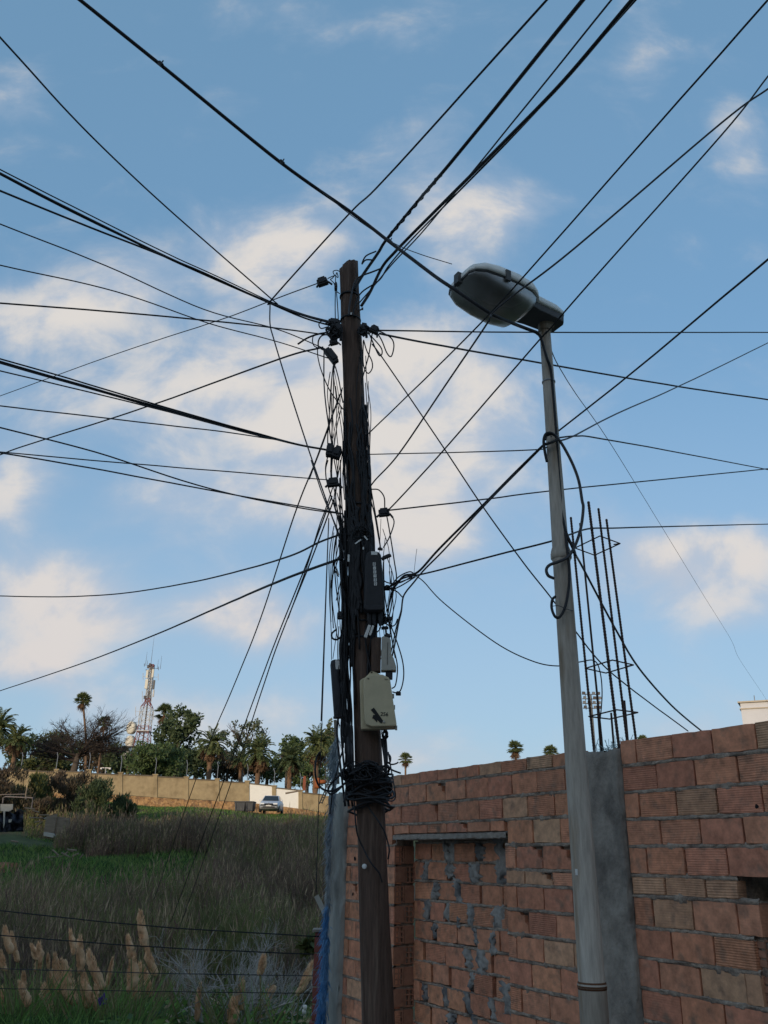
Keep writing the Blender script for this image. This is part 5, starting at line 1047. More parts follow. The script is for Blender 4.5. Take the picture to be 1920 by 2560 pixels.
broadleaf('conifer_tree', 'thin wispy conifer top beside the wooden pole', 820, 1862, 15, 52, 135, 'grey', 900, .5, clumps=16)
for px, py, rx, ry, kd, lb in ((70, 1890, 55, 46, 'dark', 'dark bushy tree under the left-edge palms'), (150, 1880, 60, 46, 'dark', 'dark purple-brown tree left of the leafless trunk'), (120, 1915, 50, 24, 'olive', 'yellow-green low bush on the wall at the left'), (250, 1895, 60, 42, 'brown', 'brown bushy tree right of the leafless trunk'), (298, 1900, 36, 36, 'dark', 'dark bush left of the lowest dish'), (490, 1905, 50, 40, 'dark', 'dark bush behind the tan-skirted palm trunk'), (570, 1915, 50, 38, 'brown', 'brown-green bush between the two palm trunks'), (670, 1925, 60, 30, 'dark', 'dark bush behind the brown-skirted palm trunk'), (770, 1935, 60, 30, 'green', 'low green bush above the right end of the boundary wall'), (440, 1915, 40, 30, 'dark', 'dark bush under the tall evergreen')):
    broadleaf('bushy_tree', lb, px, py, rx, ry, 150 + rnd() * 12, kd, 3000, .5, clumps=44, cs=.26)
c = at(185, 1925, 125); k = kpx(185, 1850, 125); e = empty('leafless_tree', Vector((c.x, 125, terr(c.x, 125)))); M_bark2 = mat('dark_twig', (0.05, 0.038, 0.034), .9, .3, 6, 0); tag(e, 'spreading leafless tree with flat crown left of the radio tower', 'tree'); H = c.z - e.location.z
mb = MB(); mb.tube([Vector((0, 0, 0)), Vector((0, 0, H)), Vector((.3, 0, H + 40 * k))], [.6, .5, .36], 8); obj('trunk', mb, M_bark, e, True)
for i, (dx, dz) in enumerate(((-1.0, .25), (-.9, .38), (-.5, .5), (.1, .6), (.5, .5), (.8, .36), (.8, .2), (-.9, .15), (.7, .28))):
    mb = MB(); [branches(mb, Vector((.2, 0, H + (20 + i * 2) * k)), Vector((dx, ru(-.6, .6), dz * .8)), 56 * k, .11, 5, .75, .0, 3, 4, None, .70, .3)]; branches(mb, Vector((.2, 0, H + (20 + i * 2) * k)), Vector((dx, ru(-.6, .6), dz)), 66 * k, .17, 5, .70, .0, 3, 4, None, .72, .33); obj('limb', mb, M_bark2, e, True)
n_ = 5200; cl = np.array([(ru(-1, 1), ru(-1, 1), ru(.35, 1.0)) for _ in range(60)]); ii = rng.integers(0, 60, n_)
pos = cl[ii] * np.array([100 * k, 60 * k, 88 * k]) * (1 - .25 * np.abs(cl[ii][:, :1]) * np.array([[0, 0, 1]])) + rng.normal(0, 1, (n_, 3)) * np.array([14, 14, 7]) * k + np.array([6 * k, 0, H + 8 * k]); d = rng.normal(size=(n_, 3)) * np.array([1.3, 1.3, .5]); d /= np.linalg.norm(d, axis=1)[:, None]
leaf_cloud('twigs', pos, pos + d * rng.uniform(.4, 1.1, n_)[:, None], np.full(n_, .045), [M_bark2, M_lf['brown']], (rng.random(n_) < .3).astype(int), None, None, parent=e)
# shrubs in front of the boundary wall at the left
for i, (px, py, rx, ry, kd, lb) in enumerate(((20, 1985, 60, 60, 'brown', 'dry brown shrub at the left edge before the wall'), (85, 1990, 50, 52, 'olive', 'olive shrub left of centre before the boundary wall'), (150, 1990, 52, 58, 'brown', 'tall brown shrub before the boundary wall'), (205, 2000, 46, 52, 'brown', 'brown shrub right of the tall one'), (235, 2010, 40, 56, 'dark', 'dark green pointed shrub before the boundary wall'), (300, 2040, 42, 46, 'dark', 'dark shrub at the right end of the thicket'), (265, 2075, 50, 42, 'brown', 'low brown shrub under the pointed one'), (190, 2070, 50, 45, 'brown', 'low brown shrub behind the leaning boards'), (110, 2035, 40, 30, 'brown', 'low dry shrub behind the pipe frame'))):
    broadleaf('field_shrub', lb, px, py, rx, ry, 57 + (i % 4) * 2.2, kd, 4200, .26, clumps=22, trunk=False, cat='shrub', up=True)
broadleaf('yellow_plant', 'small yellow-leaved plant by the red brick pier', 771, 2362, 15, 14, 12.6, 'olive', 160, .10, clumps=6, trunk=False, cat='plant')
q = at(*G1(882, 830), 10.8); e = empty('purple_flower', Vector((q.x, 10.8, terr(q.x, 10.8)))); tag(e, 'single purple flower among the pampas plumes', 'flower'); q = q - e.location
M_purp = leafmat('petal', (0.12, 0.07, 0.30), (0.16, 0.10, 0.36)); obj('stem', MB().tube([Vector((0, 0, 0)), q], .006, 5), M_stalk, e)
d = rng.normal(size=(40, 3)) * .03; leaf_cloud('petals', np.array(q)[None] + d * .3, np.array(q)[None] + d * 1.3, np.full(40, .03), [M_purp], np.zeros(40), None, None, parent=e)

# ------------------------------------------------------------------ boundary wall on the hill
WY = 80.0
M_bw = mat('boundary_render', (0.34, 0.265, 0.155), .95, .22, 2.2, .4, col2=(0.23, 0.175, 0.10), s2=.8, f2=(.45, .7), bscale=12, bdist=.02)
M_bs = mat('boundary_stone', (0.37, 0.225, 0.105), .95, .45, 4.5, .9, bscale=5, bdist=.08, col2=(0.22, 0.13, 0.07), s2=3.5); M_bwh = mat('boundary_white', (0.80, 0.78, 0.72), .8, .06, 3, .1); M_cop = mat('coping', (0.12, 0.10, 0.075), .9, .25, 4, .3)
bwl = empty('boundary_wall', (gx(400, WY), WY, terr(gx(400, WY), WY))); tag(bwl, 'long buff boundary wall with pillars and stone footing on the hill', 'wall')
pil = [(-40, 1924), (52, 1925), (140, 1925), (222, 1926), (301, 1933), (388, 1938), (466, 1944), (543, 1949), (618, 1954), (685, 1966), (751, 1977), (818, 1993), (880, 2006)]
ptop_ = {-40: 1928, 52: 1928, 140: 1929, 222: 1935, 301: 1938, 388: 1943, 466: 1949, 543: 1955, 618: 1960, 685: 1971, 751: 1983, 818: 1997}
def stone_y(px): return float(np.interp(px, [-40, 300, 440, 618, 690, 751, 830, 900], [1975, 1988, 1997, 2006, 2014, 2022, 2036, 2046]))
def foot_y(px): return float(np.interp(px, [-40, 300, 440, 600, 700, 820, 900], [2003, 2012, 2017, 2027, 2040, 2060, 2072]))
def L3(px, py, dy=0.0): q = at(px, py, WY + dy); return q - bwl.location
def slab(name, corners, th, m, parent=bwl, y0=0.0):   # corners px,py (tl,tr,br,bl), front at WY+y0
    P = [L3(px, py, y0) for px, py in corners]; Qb = [p + Vector((0, th, 0)) for p in P]
    return obj(name, MB().add(P + Qb, [(3, 2, 1, 0), (4, 5, 6, 7), (0, 1, 5, 4), (1, 2, 6, 5), (2, 3, 7, 6), (3, 0, 4, 7)]), m, parent)
for i in range(len(pil) - 1):
    a, b = pil[i][0], pil[i + 1][0]; ty = ptop_[a]; ty2 = ty + (3 if a < 600 else 6); wh = a in (618, 685)
    pn = slab('panel', [(a + 5, ty), (b - 4, ty2), (b - 4, (stone_y(b) - 1) if not wh else (2018 if a == 618 else 2023)), (a + 5, (stone_y(a) - 1) if not wh else (2012 if a == 618 else 2019))], .18, M_bwh if wh else M_bw)
    if wh: pn['label'] = 'white painted wall panel'
    slab('coping', [(a + 4, ty - 3), (b - 3, ty2 - 3), (b - 3, ty2), (a + 4, ty)], .30, M_cop, bwl, -.05)
    # rough stone footing
    n, m = 14, 5; vs = []; fs = []
    for s in range(n + 1):
        px = a + (b - a) * s / n
        for k in range(m + 1):
            py = stone_y(px) + (foot_y(px) + 8 - stone_y(px)) * k / m; vs.append(L3(px, py, -.12 + nz((px * .13, py * .2, 2), 1.5, 4) * .12))
    for s in range(n):
        for k in range(m): q = s * (m + 1) + k; fs.append((q, q + 1, q + m + 2, q + m + 1))
    obj('stone_footing', MB().add(vs, fs), M_bs, bwl)
for px, py in pil:
    slab('pillar', [(px - 5, py), (px + 5, py), (px + 5, stone_y(px) + 2), (px - 5, stone_y(px) + 2)], .36, M_bw, bwl, -.09)
    slab('pillar_cap', [(px - 7, py - 3), (px + 7, py - 3), (px + 7, py), (px - 7, py)], .46, M_bw, bwl, -.14)
    q = L3(px, py - 3, .1); k = kpx(px, py, WY); obj('fence_rod', MB().tube([q, q + Vector((.0, 0, 30 * k)), q + Vector((-.12, 0, 40 * k))], .03, 5), M_galv, bwl)
q = at(263, 1936, WY + 2); e = empty('floodlight_post', Vector((q.x, q.y, terr(q.x, q.y)))); tag(e, 'small twin floodlight post behind the boundary wall', 'floodlight'); q = q - e.location; k = kpx(263, 1925, WY)
obj('post', MB().tube([Vector((0, 0, 0)), Vector((0, 0, q.z + 16 * k))], .05, 6), M_galv, e); obj('crossbar', MB().box((0, 0, q.z + 16 * k), (24 * k, .06, .06)), M_galv, e)
for s in (-1, 1): obj('lamp_box', MB().box((s * 11 * k, -.1, q.z + 14 * k), (.16, .2, .14)), M_whitep, e)

# ------------------------------------------------------------------ radio tower
RY = 140.0; M_tr = mat('tower_red', (0.25, 0.075, 0.06), .6, .15, 3, 0); M_tw = mat('tower_white', (0.50, 0.49, 0.47), .6, .12, 3, 0); M_td = mat('tower_dark', (0.10, 0.09, 0.09), .7, .2, 3, 0); M_dish = mat('dish_cream', (0.66, 0.62, 0.52), .6, .06, 2, 0)
TZ = zz(290, 1580, 140 / 968)
k = kpx(355, 1800, RY); rb = at(*TZ(440, 2100), RY); zb0 = terr(rb.x, RY); tw = empty('radio_tower', Vector((rb.x, RY, zb0))); tag(tw, 'red and white lattice radio tower with drum dishes and antennas', 'radio tower')
def tl(zx, zy, dy=0.0): return at(*TZ(zx, zy), RY + dy) - tw.location
def th(zy): return tl(440, zy).z
def tc_(z): return Vector((0, 0, z))
lev = [(0, 1.55), (th(1990), 1.12), (th(1700), .85), (th(1420), .85), (th(1300), .80), (th(1230), .36), (th(900), .34), (th(560), .32)]
def wid(z): return float(np.interp(z, [l[0] for l in lev], [l[1] for l in lev]))
zs = [0]; z = 0
while z < th(560) - .3: z += max(.55, wid(z) * 1.15); zs.append(min(z, th(560)))
cols = lambda z: M_tr if (th(2100) < z < th(1660)) or (th(1330) < z < th(1130)) or (th(640) < z) else M_tw
for i in range(len(zs) - 1):
    z0, z1 = zs[i], zs[i + 1]; w0, w1 = wid(z0), wid(z1); m = cols((z0 + z1) / 2); cr = ((-1, -1), (1, -1), (1, 1), (-1, 1)); mb = MB()
    A = [Vector((x * w0, y * w0, z0)) for x, y in cr]; B_ = [Vector((x * w1, y * w1, z1)) for x, y in cr]
    for j in range(4): mb.tube([A[j], B_[j]], .065, 5); mb.tube([A[j], B_[(j + 1) % 4]], .035, 4); mb.tube([B_[j], B_[(j + 1) % 4]], .035, 4); mb.tube([A[(j + 1) % 4], B_[j]], .03, 4)
    obj('lattice_section', mb, m, tw)
obj('cable_ladder', MB().box((0.05, -.15, th(560) / 2 + th(1990) / 2), (.22, .12, th(560) - th(1990))), M_td, tw); obj('platform', MB().box((-.3, 0, th(1985)), (4.0, 2.2, .12)), M_tw, tw); obj('platform', MB().box((0, 0, th(1720)), (2.1, 2.1, .12)), M_tw, tw)
for zx, zy, r_ in ((250, 1655, 108), (225, 1890, 100), (170, 2140, 80)):
    q = tl(zx, zy, -.3); rr = r_ * 140 / 968 * k; d = Vector((-.62, -.78, -.02)).normalized(); M = d.to_track_quat('Z', 'Y').to_matrix()
    ds = obj('dish', MB().lathe([(rr * .4, -.75), (rr * .98, -.55), (rr, 0), (rr * .97, .06)], 26, q, M), M_dish, tw, True); obj('radome', MB().lathe([(rr * .95, .07), (rr * .93, .11), (rr * .5, .17)], 26, q, M), M_dish, ds, True); obj('dish_arm', MB().tube([q - d * .6, Vector((0, 0, q.z))], .07, 5), M_tw, ds)
for x0, x1, y0, y1, m in ((532, 568, 670, 808, M_dish), (632, 664, 655, 792, M_dish), (515, 563, 825, 988, M_dish), (650, 682, 842, 1000, M_lampg), (648, 672, 1010, 1130, M_tw)):
    a, b = tl(x0, y1), tl(x1, y0); obj('panel_antenna', MB().box(((a.x + b.x) / 2, -.45, (a.z + b.z) / 2), (max(.2, (x1 - x0) * .1446 * k), .18, b.z - a.z)), m, tw)
for zx, y0, y1, xa in ((490, 545, 595, 560), (520, 640, 668, 560), (468, 708, 825, 540), (735, 600, 660, 640), (730, 720, 835, 640), (455, 1020, 1205, 500), (615, 1030, 1210, 560), (340, 1290, 1450, 410), (650, 1360, 1520, 560)):
    a, b = tl(zx, y1, -.2), tl(zx, y0, -.2); mid = (a + b) / 2; obj('dipole', MB().tube([a, b], .045, 5).tube([mid, Vector((tl(xa, 0).x * 0, 0, mid.z))], .035, 4), M_tw if y0 > 700 else M_td, tw)
for zx, y0, y1 in ((605, 540, 80), (765, 640, 410), (715, 640, 470), (540, 560, 480), (512, 560, 340)): a, b = tl(zx, y0), tl(zx, y1); obj('whip_antenna', MB().tube([a, Vector((a.x, a.y, b.z))], [.04, .015], 4), M_td, tw)
for zx, zy in ((500, 1130), (565, 1110), (575, 1050), (560, 600), (590, 570), (620, 620)): q = tl(zx, zy, -.3); obj('radio_unit', MB().box(q, (.34, .3, .5)), M_td, tw)

# ------------------------------------------------------------------ car and waste bins on the hill
CY = 71.5; cx = gx(671, CY); k = kpx(671, 2020, CY); gz = at(671, 2033, CY).z
M_car = mat('car_silver', (0.50, 0.53, 0.58), .35, .04, 3, 0, metal=.35, spec=.5); M_cg = mat('car_glass', (0.02, 0.025, 0.03), .08, .05, 3, 0, spec=.6); M_tyre = mat('tyre', (0.02, 0.02, 0.02), .9, .1, 8, 0); M_light = mat('headlight', (0.75, 0.78, 0.80), .15, .05, 8, 0, spec=.6)
car = empty('parked_car', (cx, CY, gz), R(0)); car.scale = (.92, .92, .92); tag(car, 'silver hatchback car parked nose-on before the white wall panels', 'car')
def sect(y, prof): return [(x, y, z) for x, z in prof] 
body = [(-2.05, .62, .45, .66), (-1.95, .78, .30, .74), (-1.55, .84, .24, .86), (-.95, .86, .22, .95), (.6, .86, .22, 1.0), (1.6, .85, .24, 1.0), (2.0, .78, .32, .95), (2.1, .68, .45, .88)]
vs = []; fs = []
for y, w_, z0, z1 in body: vs += [(-w_ * .93, y, z0), (-w_, y, z0 + .18), (-w_, y, z1 - .16), (-w_ * .86, y, z1), (w_ * .86, y, z1), (w_, y, z1 - .16), (w_, y, z0 + .18), (w_ * .93, y, z0)]
for i in range(len(body) - 1):
    for j in range(8): a = i * 8 + j; b = i * 8 + (j + 1) % 8; fs.append((a, b, b + 8, a + 8))
fs += [tuple(range(7, -1, -1)), tuple((len(body) - 1) * 8 + j for j in range(8))]
obj('body', MB().add(vs, fs), M_car, car, True)
vs = [(-.76, -.95, .93), (.76, -.95, .93), (.60, -.28, 1.42), (-.60, -.28, 1.42), (-.58, 1.2, 1.44), (.58, 1.2, 1.44), (-.76, 1.85, .98), (.76, 1.85, .98)]
obj('cabin', MB().add(vs, [(0, 1, 2, 3), (3, 2, 5, 4), (4, 5, 7, 6), (0, 3, 4, 6), (1, 7, 5, 2)]), M_car, car, bevel=.05)
obj('windscreen', MB().add([(-.69, -.92, .97), (.69, -.92, .97), (.55, -.345, 1.375), (-.55, -.345, 1.375)], [(0, 1, 2, 3)]).add([(-.69, -.93, .975), (.69, -.93, .975), (.55, -.355, 1.38), (-.55, -.355, 1.38)], [(0, 1, 2, 3)]), M_cg, car)
for s in (-1, 1):
    obj('side_window', MB().add([(s * .755, -.7, 1.0), (s * .765, 1.55, 1.02), (s * .62, 1.1, 1.37), (s * .63, -.2, 1.36)], [(0, 1, 2, 3)]), M_cg, car)
    obj('mirror', MB().box((s * .92, -.62, 1.0), (.17, .10, .13)), M_car, car, bevel=.02)
    obj('headlight', MB().box((s * .56, -2.02, .66), (.34, .14, .13)), M_light, car, bevel=.02)
    obj('grille', MB().box((s * .20, -2.075, .63), (.26, .06, .10)), M_dark, car)
    for y in (-1.3, 1.3): wh = obj('wheel', MB().lathe([(.30, -.1), (.31, 0), (.30, .1)], 18, (s * .76, y, .30), Matrix.Rotation(R(90), 3, 'Y')), M_tyre, car, True); obj('rim', MB().lathe([(.19, -.105), (.19, .105)], 12, (s * .765, y, .30), Matrix.Rotation(R(90), 3, 'Y')), M_galv, wh)
obj('badge', MB().lathe([(.09, 0), (.07, .02)], 14, (0, -2.09, .63), Matrix.Rotation(R(90), 3, 'X')), M_td, car); obj('lower_intake', MB().box((0, -2.03, .40), (1.0, .08, .09)), M_dark, car); obj('number_plate', MB().box((0, -2.09, .50), (.46, .03, .10)), M_whitep, car); obj('bumper', MB().box((0, -2.03, .34), (1.3, .1, .05)), M_lampd, car)
M_bin = mat('bin_grey', (0.055, 0.06, 0.068), .6, .15, 4, 0)
def bin_(px, wpx, label, dy):
    Y = CY + dy; q = at(px, 2032, Y); kk = kpx(px, 2020, Y); w_ = wpx * kk; h = 27 * kk; e = empty('waste_bin', Vector((q.x, Y, q.z)), R(-5)); tag(e, label, 'waste bin', 'waste bins on the hill')
    vs = [(sx * w_ / 2 * f, sy * .45 * f, z) for z, f in ((.12, .86), (h * .9, 1.0)) for sx, sy in ((-1, -1), (1, -1), (1, 1), (-1, 1))]
    obj('body', MB().add(vs, [(3, 2, 1, 0), (4, 5, 6, 7), (0, 1, 5, 4), (1, 2, 6, 5), (2, 3, 7, 6), (3, 0, 4, 7)]), M_bin, e, bevel=.03); obj('lid', MB().box((0, 0, h * .94), (w_ * 1.06, 1.0, .09)), M_bin, e, bevel=.03)
    for s in (-.36, .36):
        obj('wheel', MB().lathe([(.09, -.03), (.09, .03)], 10, (s * w_, -.3, .09), Matrix.Rotation(R(90), 3, 'Y')), M_tyre, e); obj('rib', MB().box((s * w_, -.45, h * .5), (.06, .08, h * .66)), M_bin, e)
    obj('lift_bar', MB().tube([Vector((-w_ * .54, -.1, h * .82)), Vector((w_ * .54, -.1, h * .82))], .03, 6), M_galv, e)
bin_(602, 29, 'larger left-hand dark waste bin beside the silver car', .4); bin_(626, 19, 'narrower right-hand dark waste bin next to the silver car', -.3)

# ------------------------------------------------------------------ junk yard at the left, planks, ladder
J4 = zz(0, 1940, 300 / 1659); JY = 48.0
M_tarp = mat('dark_tarp', (0.020, 0.024, 0.036), .6, .3, 2, .6, bscale=3, bdist=.1); M_plank = mat('weathered_plank', (0.22, 0.175, 0.13), .9, .35, 6, .3, stretch=(.3, 4, 4)); M_board = mat('pale_board', (0.42, 0.40, 0.35), .8, .15, 5, .1); M_pipe = mat('pale_pipe', (0.24, 0.20, 0.18), .7, .2, 5, 0)
def quad3(name, pts, Y, th_, m, label, cat, group=None):
    P = [at(*J4(x, y), Y) for x, y in pts]; c = sum(P, Vector()) / len(P); n = len(P)
    o = obj(name, MB().add([p - c for p in P] + [p - c + Vector((0, th_, 0)) for p in P], [tuple(range(n - 1, -1, -1)), tuple(range(n, 2 * n))] + [(i, (i + 1) % n, (i + 1) % n + n, i + n) for i in range(n)]), m, None, False, c); tag(o, label, cat, group); return o
quad3('pale_signboard', [(5, 388), (178, 388), (170, 460), (130, 490), (5, 485)], JY, .06, M_board, 'pale square board panel at the left edge', 'board')
quad3('board_upright', [(45, 485), (68, 485), (62, 660), (45, 720)], JY - .1, .06, M_board, 'narrow pale upright strip on the dark tarp', 'board')
vs = []; fs = []
for i in range(17):
    for j in range(11):
        px, py = J4(-40 + 360 * i / 16, 490 + 280 * j / 10 + (30 * math.sin(i * .8) if j == 0 else 0)); q = at(px, py, JY + .2 + .5 * nz((i * .35, j * .3, 2), 1)); vs.append(q)
for i in range(16):
    for j in range(10): a = i * 11 + j; fs.append((a, a + 1, a + 12, a + 11))
o = obj('tarp', MB().add(vs, fs), M_tarp, None, True); md = o.modifiers.new('solid', 'SOLIDIFY'); md.thickness = .03; tag(o, 'dark blue-black tarpaulin sheet over junk at the left edge', 'tarp')
quad3('rag', [(118, 600), (165, 598), (150, 640), (120, 642)], JY - .4, .03, M_board, 'white rag on the dark tarpaulin', 'rag')
def pipe(lab, pts, w=2.0, Y=JY, m=M_pipe, nm='pipe_frame', cat='pipe'):
    P = [at(*J4(x, y), Y) for x, y in pts]; kk = (P[0] - CAM).dot(_f) / FPX; tag(obj(nm, MB().tube(P, w * kk / 2, 6), m), lab, cat)
pipe('bent pale pipe frame standing in the junk yard', [(35, 380), (45, 300), (75, 285), (455, 302), (435, 440)], 3.0, JY + 1); pipe('upright brown stake beside the pipe frame', [(375, 160), (355, 260), (360, 330)], 3.4, JY + 1.4, M_plank, 'stake', 'stake'); pipe('long thin rail above the pipe frame', [(-20, 258), (350, 250)], 1.6, JY + 1.6)
quad3('leaning_board', [(640, 560), (790, 520), (745, 800), (600, 790)], JY - 1, .08, M_plank, 'left grey leaning boards in the thicket', 'boards'); quad3('leaning_board', [(790, 560), (960, 580), (930, 850), (760, 830)], JY - .9, .08, M_plank, 'right grey leaning boards in the thicket', 'boards')
quad3('white_block', [(605, 775), (735, 800), (748, 830), (730, 852), (600, 825)], JY - 2, .5, M_board, 'white block lying on the grass below the leaning boards', 'block')
plk = [(610, 590, 725, 550), (400, 575, 600, 580), (540, 540, 680, 540), (450, 480, 540, 500), (590, 630, 500, 700), (340, 440, 480, 460), (480, 640, 560, 625)]
for i, (x0, y0, x1, y1) in enumerate(plk): pipe(['pale tilted plank between tarp and leaning boards', 'long dark plank right of the tarp', 'dark plank above the pale tilted one', 'short plank under the pipe frame', 'steep short plank by the leaning boards', 'plank along the foot of the pipe frame', 'stub plank in the middle of the junk'][i], [(x0, y0), (x1, y1)], 3.2, JY - .3 - .1 * i, M_board if i == 0 else M_plank, 'plank', 'plank')
rs2 = random.Random(3); names_ = ['leftmost', 'longest', 'palest', 'steepest', 'lowest', 'topmost', 'shortest', 'rightmost', 'crooked', 'forked', 'flat', 'darkest', 'splintered', 'curved']
for i, (x0, y0, x1, y1) in enumerate(((725, 1020, 810, 1095), (925, 1010, 1010, 1045), (615, 1130, 860, 1110), (1000, 1110, 1090, 1070), (1060, 1200, 1150, 1080), (900, 1200, 960, 1160), (960, 1020, 1060, 1030), (800, 1180, 840, 1210), (850, 1060, 980, 1130), (700, 1150, 760, 1200), (150, 895, 250, 910), (880, 1100, 940, 1050), (640, 1170, 900, 1150), (1010, 1150, 1110, 1210))):
    pipe(f'{names_[i]} stick in the heap of broken planks on the grass', [(x0, y0), (x1, y1)], 4.2, 40 + rs2.uniform(-.5, .5), M_plank, 'plank', 'plank')
F5 = zz(560, 1940, 280 / 1659)
def at5(x, y, Y): return at(*F5(x, y), Y)
e = empty('wooden_ladder', at5(1420, 420, 40)); tag(e, 'slim wooden ladder leaning beside the boundary wall right end', 'ladder')
A0, A1, B0, B1 = at5(1410, 415, 40), at5(1560, 60, 40), at5(1450, 410, 40), at5(1590, 90, 40)
for a, b in ((A0, A1), (B0, B1)): obj('rail', MB().tube([a - e.location, b - e.location], .028, 5), M_plank, e)
for i in range(9): f = (i + .5) / 9; obj('rung', MB().tube([A0.lerp(A1, f) - e.location, B0.lerp(B1, f) - e.location], .02, 5), M_plank, e)
M_or = mat('orange_plastic', (0.28, 0.085, 0.025), .6, .2, 4, 0); M_redp = mat('rust_red', (0.24, 0.075, 0.04), .8, .25, 4, 0)
q = at5(1380, 185, 85); tag(obj('orange_drum', MB().lathe([(.26, 0), (.29, .2), (.29, .75), (.25, .95)], 14).box((.5, 0, .62), (.55, .3, .3)), M_or, None, True, q), 'orange drum above the right end of the boundary wall', 'drum')
q = at5(1185, 215, 84.5); tag(obj('rust_red_post', MB().box((0, 0, .6), (.26, .15, 1.2)).box((0, 0, 1.25), (.20, .12, .12)), M_redp, None, False, q), 'rust-red post standing behind the boundary wall', 'post')
a, b = at5(910, 257, 70), at5(1150, 215, 70); tag(obj('loose_pole', MB().tube([a, b], [.07, .05], 6), M_plank), 'thin slanted pole crossing the second white panel', 'pole')

# ------------------------------------------------------------------ fence wires, red pier, shreds, plank by the corner column
H8 = zz(780, 2200, 220 / 1352)
FY = 9.15
for i, (ya, yb, w_, lab) in enumerate(((2275, 2341, 3, 'topmost fence wire in front of the pampas'), (2337, 2386, 3, 'second fence wire from the top'), (2421, 2440, 2.2, 'third fence wire from the top'), (2471, 2483, 2.0, 'lowest of the four fence wires'))):
    cable(lab, [(-60, ya - (yb - ya) * .07, FY + .2), (300, ya + (yb - ya) * .50, FY + .1), (560, ya + (yb - ya) * .80, FY), (798, yb, FY)], w_, name='fence_wire', cat='wire', group='fence wires', ext=(4, 0))
M_redb = mat('red_brick_pier', (0.23, 0.075, 0.06), .9, .3, 8, .4)
pr = empty('brick_pier', Vector((at(795, 2500, FY).x, FY + .08, terr(at(795, 2500, FY).x, FY)))); tag(pr, 'narrow red brick pier holding the fence wires', 'pier')
ztop = at(795, 2330, FY).z - pr.location.z; z = -.1; i = 0
while z < ztop - .02:
    h = min(.14, ztop - z); obj('brick', MB().box((.03 + ru(-.004, .004) - (.02 * (z < .2)), 0, z + h / 2), (.17, .2, h - .012)), M_redb, pr, bevel=.004); z += .142
obj('mortar_core', MB().box((.03, 0, ztop / 2 - .06), (.15, .18, ztop - .02)), M_mortar, pr); obj('cap_slab', MB().box((.03, 0, ztop + .012), (.22, .24, .02)), M_conc, pr)
a, b = at(*H8(65, 240), FY - .1), at(*H8(240, 600), FY - .1); dr = (b - a).normalized(); M = dr.to_track_quat('Z', 'X').to_matrix()
tag(obj('white_plank', MB().box((0, 0, 0), (.045, .02, (b - a).length), M=M), M_board, None, False, (a + b) / 2), 'pale plank poking out above the blue shreds', 'plank')
def shreds(name, label, prof, n, m, Y, L, w=.006, hang=1.0):
    """prof: (py, px_left, px_right); fibres hanging over a lumpy core"""
    py = np.array([p[0] for p in prof], float); lo = np.array([p[1] for p in prof], float); hi = np.array([p[2] for p in prof], float)
    e = empty(name, at(float(hi[-1]), float(py[-1]), Y)); tag(e, label, 'tarp'); pts = []; rad = []
    for q in np.linspace(py[0], py[-1], 26):
        a, b = np.interp(q, py, lo), np.interp(q, py, hi); kk = kpx(a, q, Y); pts.append(at((a + b) / 2 + ru(-2, 2), q, Y) - e.location); rad.append((b - a) / 2 * kk * .72 * ru(.8, 1.1))
    obj('core', MB().tube(pts, rad, 9), m, e, True)
    y = rng.uniform(py[0], py[-1], n); f = rng.random(n); x = np.interp(y, py, lo) + f * (np.interp(y, py, hi) - np.interp(y, py, lo))
    base = np.array([tuple(at(float(a), float(b), Y + ru(-.09, .02)) - e.location) for a, b in zip(x, y)]); d = np.stack([rng.normal(-.18, .25, n), rng.normal(-.1, .2, n), -hang * rng.uniform(.5, 1.2, n)], 1); d /= np.linalg.norm(d, axis=1)[:, None]
    leaf_cloud('fibres', base, base + d * rng.uniform(.4, 1.2, n)[:, None] * L, np.full(n, w), [m], np.zeros(n), None, None, parent=e)
shreds('blue_tarp_shreds', 'bright blue shredded tarp hanging on the corner column', [(2262, 815, 822), (2300, 809, 823), (2380, 804, 823), (2460, 799, 822), (2560, 791, 819), (2700, 782, 815)], 1800, M_blue, 8.72, .10)
shreds('faded_tarp_shreds', 'faded grey-blue shreds down the corner column edge', [(1930, 834, 844), (2000, 828, 838), (2060, 817, 832), (2110, 815, 829), (2160, 820, 827), (2270, 819, 824)], 1000, M_fade, 8.75, .09)
shreds('faded_tarp_shreds', 'faded blue-grey tuft hanging above the corner column', [(1842, 840, 848), (1870, 828, 850), (1905, 822, 848), (1935, 828, 842)], 600, M_fade, 8.7, .11)
tag(obj('bare_stake', MB().tube([at(845, 1960, 8.8), at(838, 1800, 8.8)], .016, 6), M_plank), 'thin stake carrying the faded tuft above the corner column', 'stake')
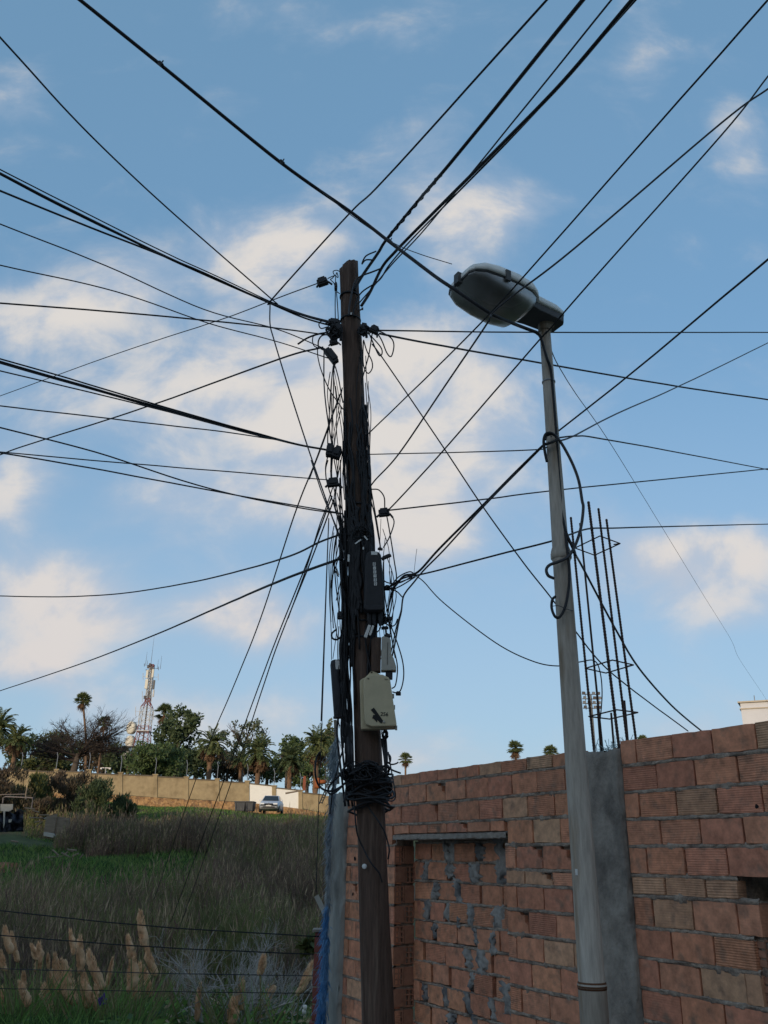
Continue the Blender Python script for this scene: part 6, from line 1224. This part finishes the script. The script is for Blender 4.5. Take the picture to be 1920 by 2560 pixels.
for px, py, lab in ((762, 2525, 'upper white bottle cap on the weeds by the pier'), (760, 2535, 'lower white bottle cap on the weeds by the pier')): tag(obj('bottle_top', MB().lathe([(.02, 0), (.022, .03), (.016, .045)], 10), M_whitep, None, True, at(px, py, 10.2)), lab, 'litter')

# ------------------------------------------------------------------ far right: white building, stadium lights
BY = 60.0; a = at(1850, 1757, BY); M_wb = mat('white_building', (0.62, 0.62, 0.64), .8, .06, 1, .05); M_wc = mat('building_cornice', (0.50, 0.43, 0.33), .8, .1, 2, 0)
g0 = terr(a.x, BY); hb = a.z - g0; bld = empty('white_building', (a.x, BY, g0), R(-27)); tag(bld, 'white flat-roofed building with thin cornices at the right edge', 'building')
obj('wall', MB().box((9, 6, hb / 2), (18, 12, hb)), M_wb, bld); obj('cornice', MB().box((9, 6, hb + .03), (18.3, 12.3, .10)), M_wc, bld); obj('cornice', MB().box((9, 6, hb - .42), (18.16, 12.16, .07)), M_wc, bld)
for i in range(5):
    wn = obj('window', MB().box((2.4 + i * 3.2, -.01, hb - 2.6), (1.2, .06, 1.4)), M_cg, bld); obj('sill', MB().box((2.4 + i * 3.2, -.05, hb - 3.36), (1.4, .2, .1)), M_wc, wn)
obj('roof_mast', MB().tube([(.95, .3, hb), (.95, .3, hb + .5)], .03, 5), M_galv, bld)
SY = 260.0; a = at(1478, 1752, SY); k = kpx(1478, 1752, SY); g0 = terr(a.x, SY); fl = empty('stadium_lights', (a.x, SY, g0)); tag(fl, 'distant stadium floodlight mast seen through the rebar', 'floodlight mast'); zc = a.z - g0
obj('mast', MB().tube([(0, 0, 0), (0, 0, zc + 14 * k)], [.5, .25], 8), M_lampg, fl)
for r_ in range(4):
    obj('crossarm', MB().box((0, 0, zc + (16 - r_ * 11.5) * k), (44 * k, .2, .25)), M_td, fl)
    for c_ in range(4): obj('floodlight', MB().box(((c_ - 1.5) * 12.5 * k + (2 * k if r_ % 2 else 0), -.5, zc + (18.5 - r_ * 11.5) * k), (6.5 * k, .8, 6 * k), M=Matrix.Rotation(.35, 3, 'X')), M_galv if (c_ + r_) % 3 else M_td, fl)
for s in (-1.4, 1.4): obj('frame_upright', MB().box((s * 10 * k, 0, zc), (.18, .18, 44 * k)), M_td, fl)
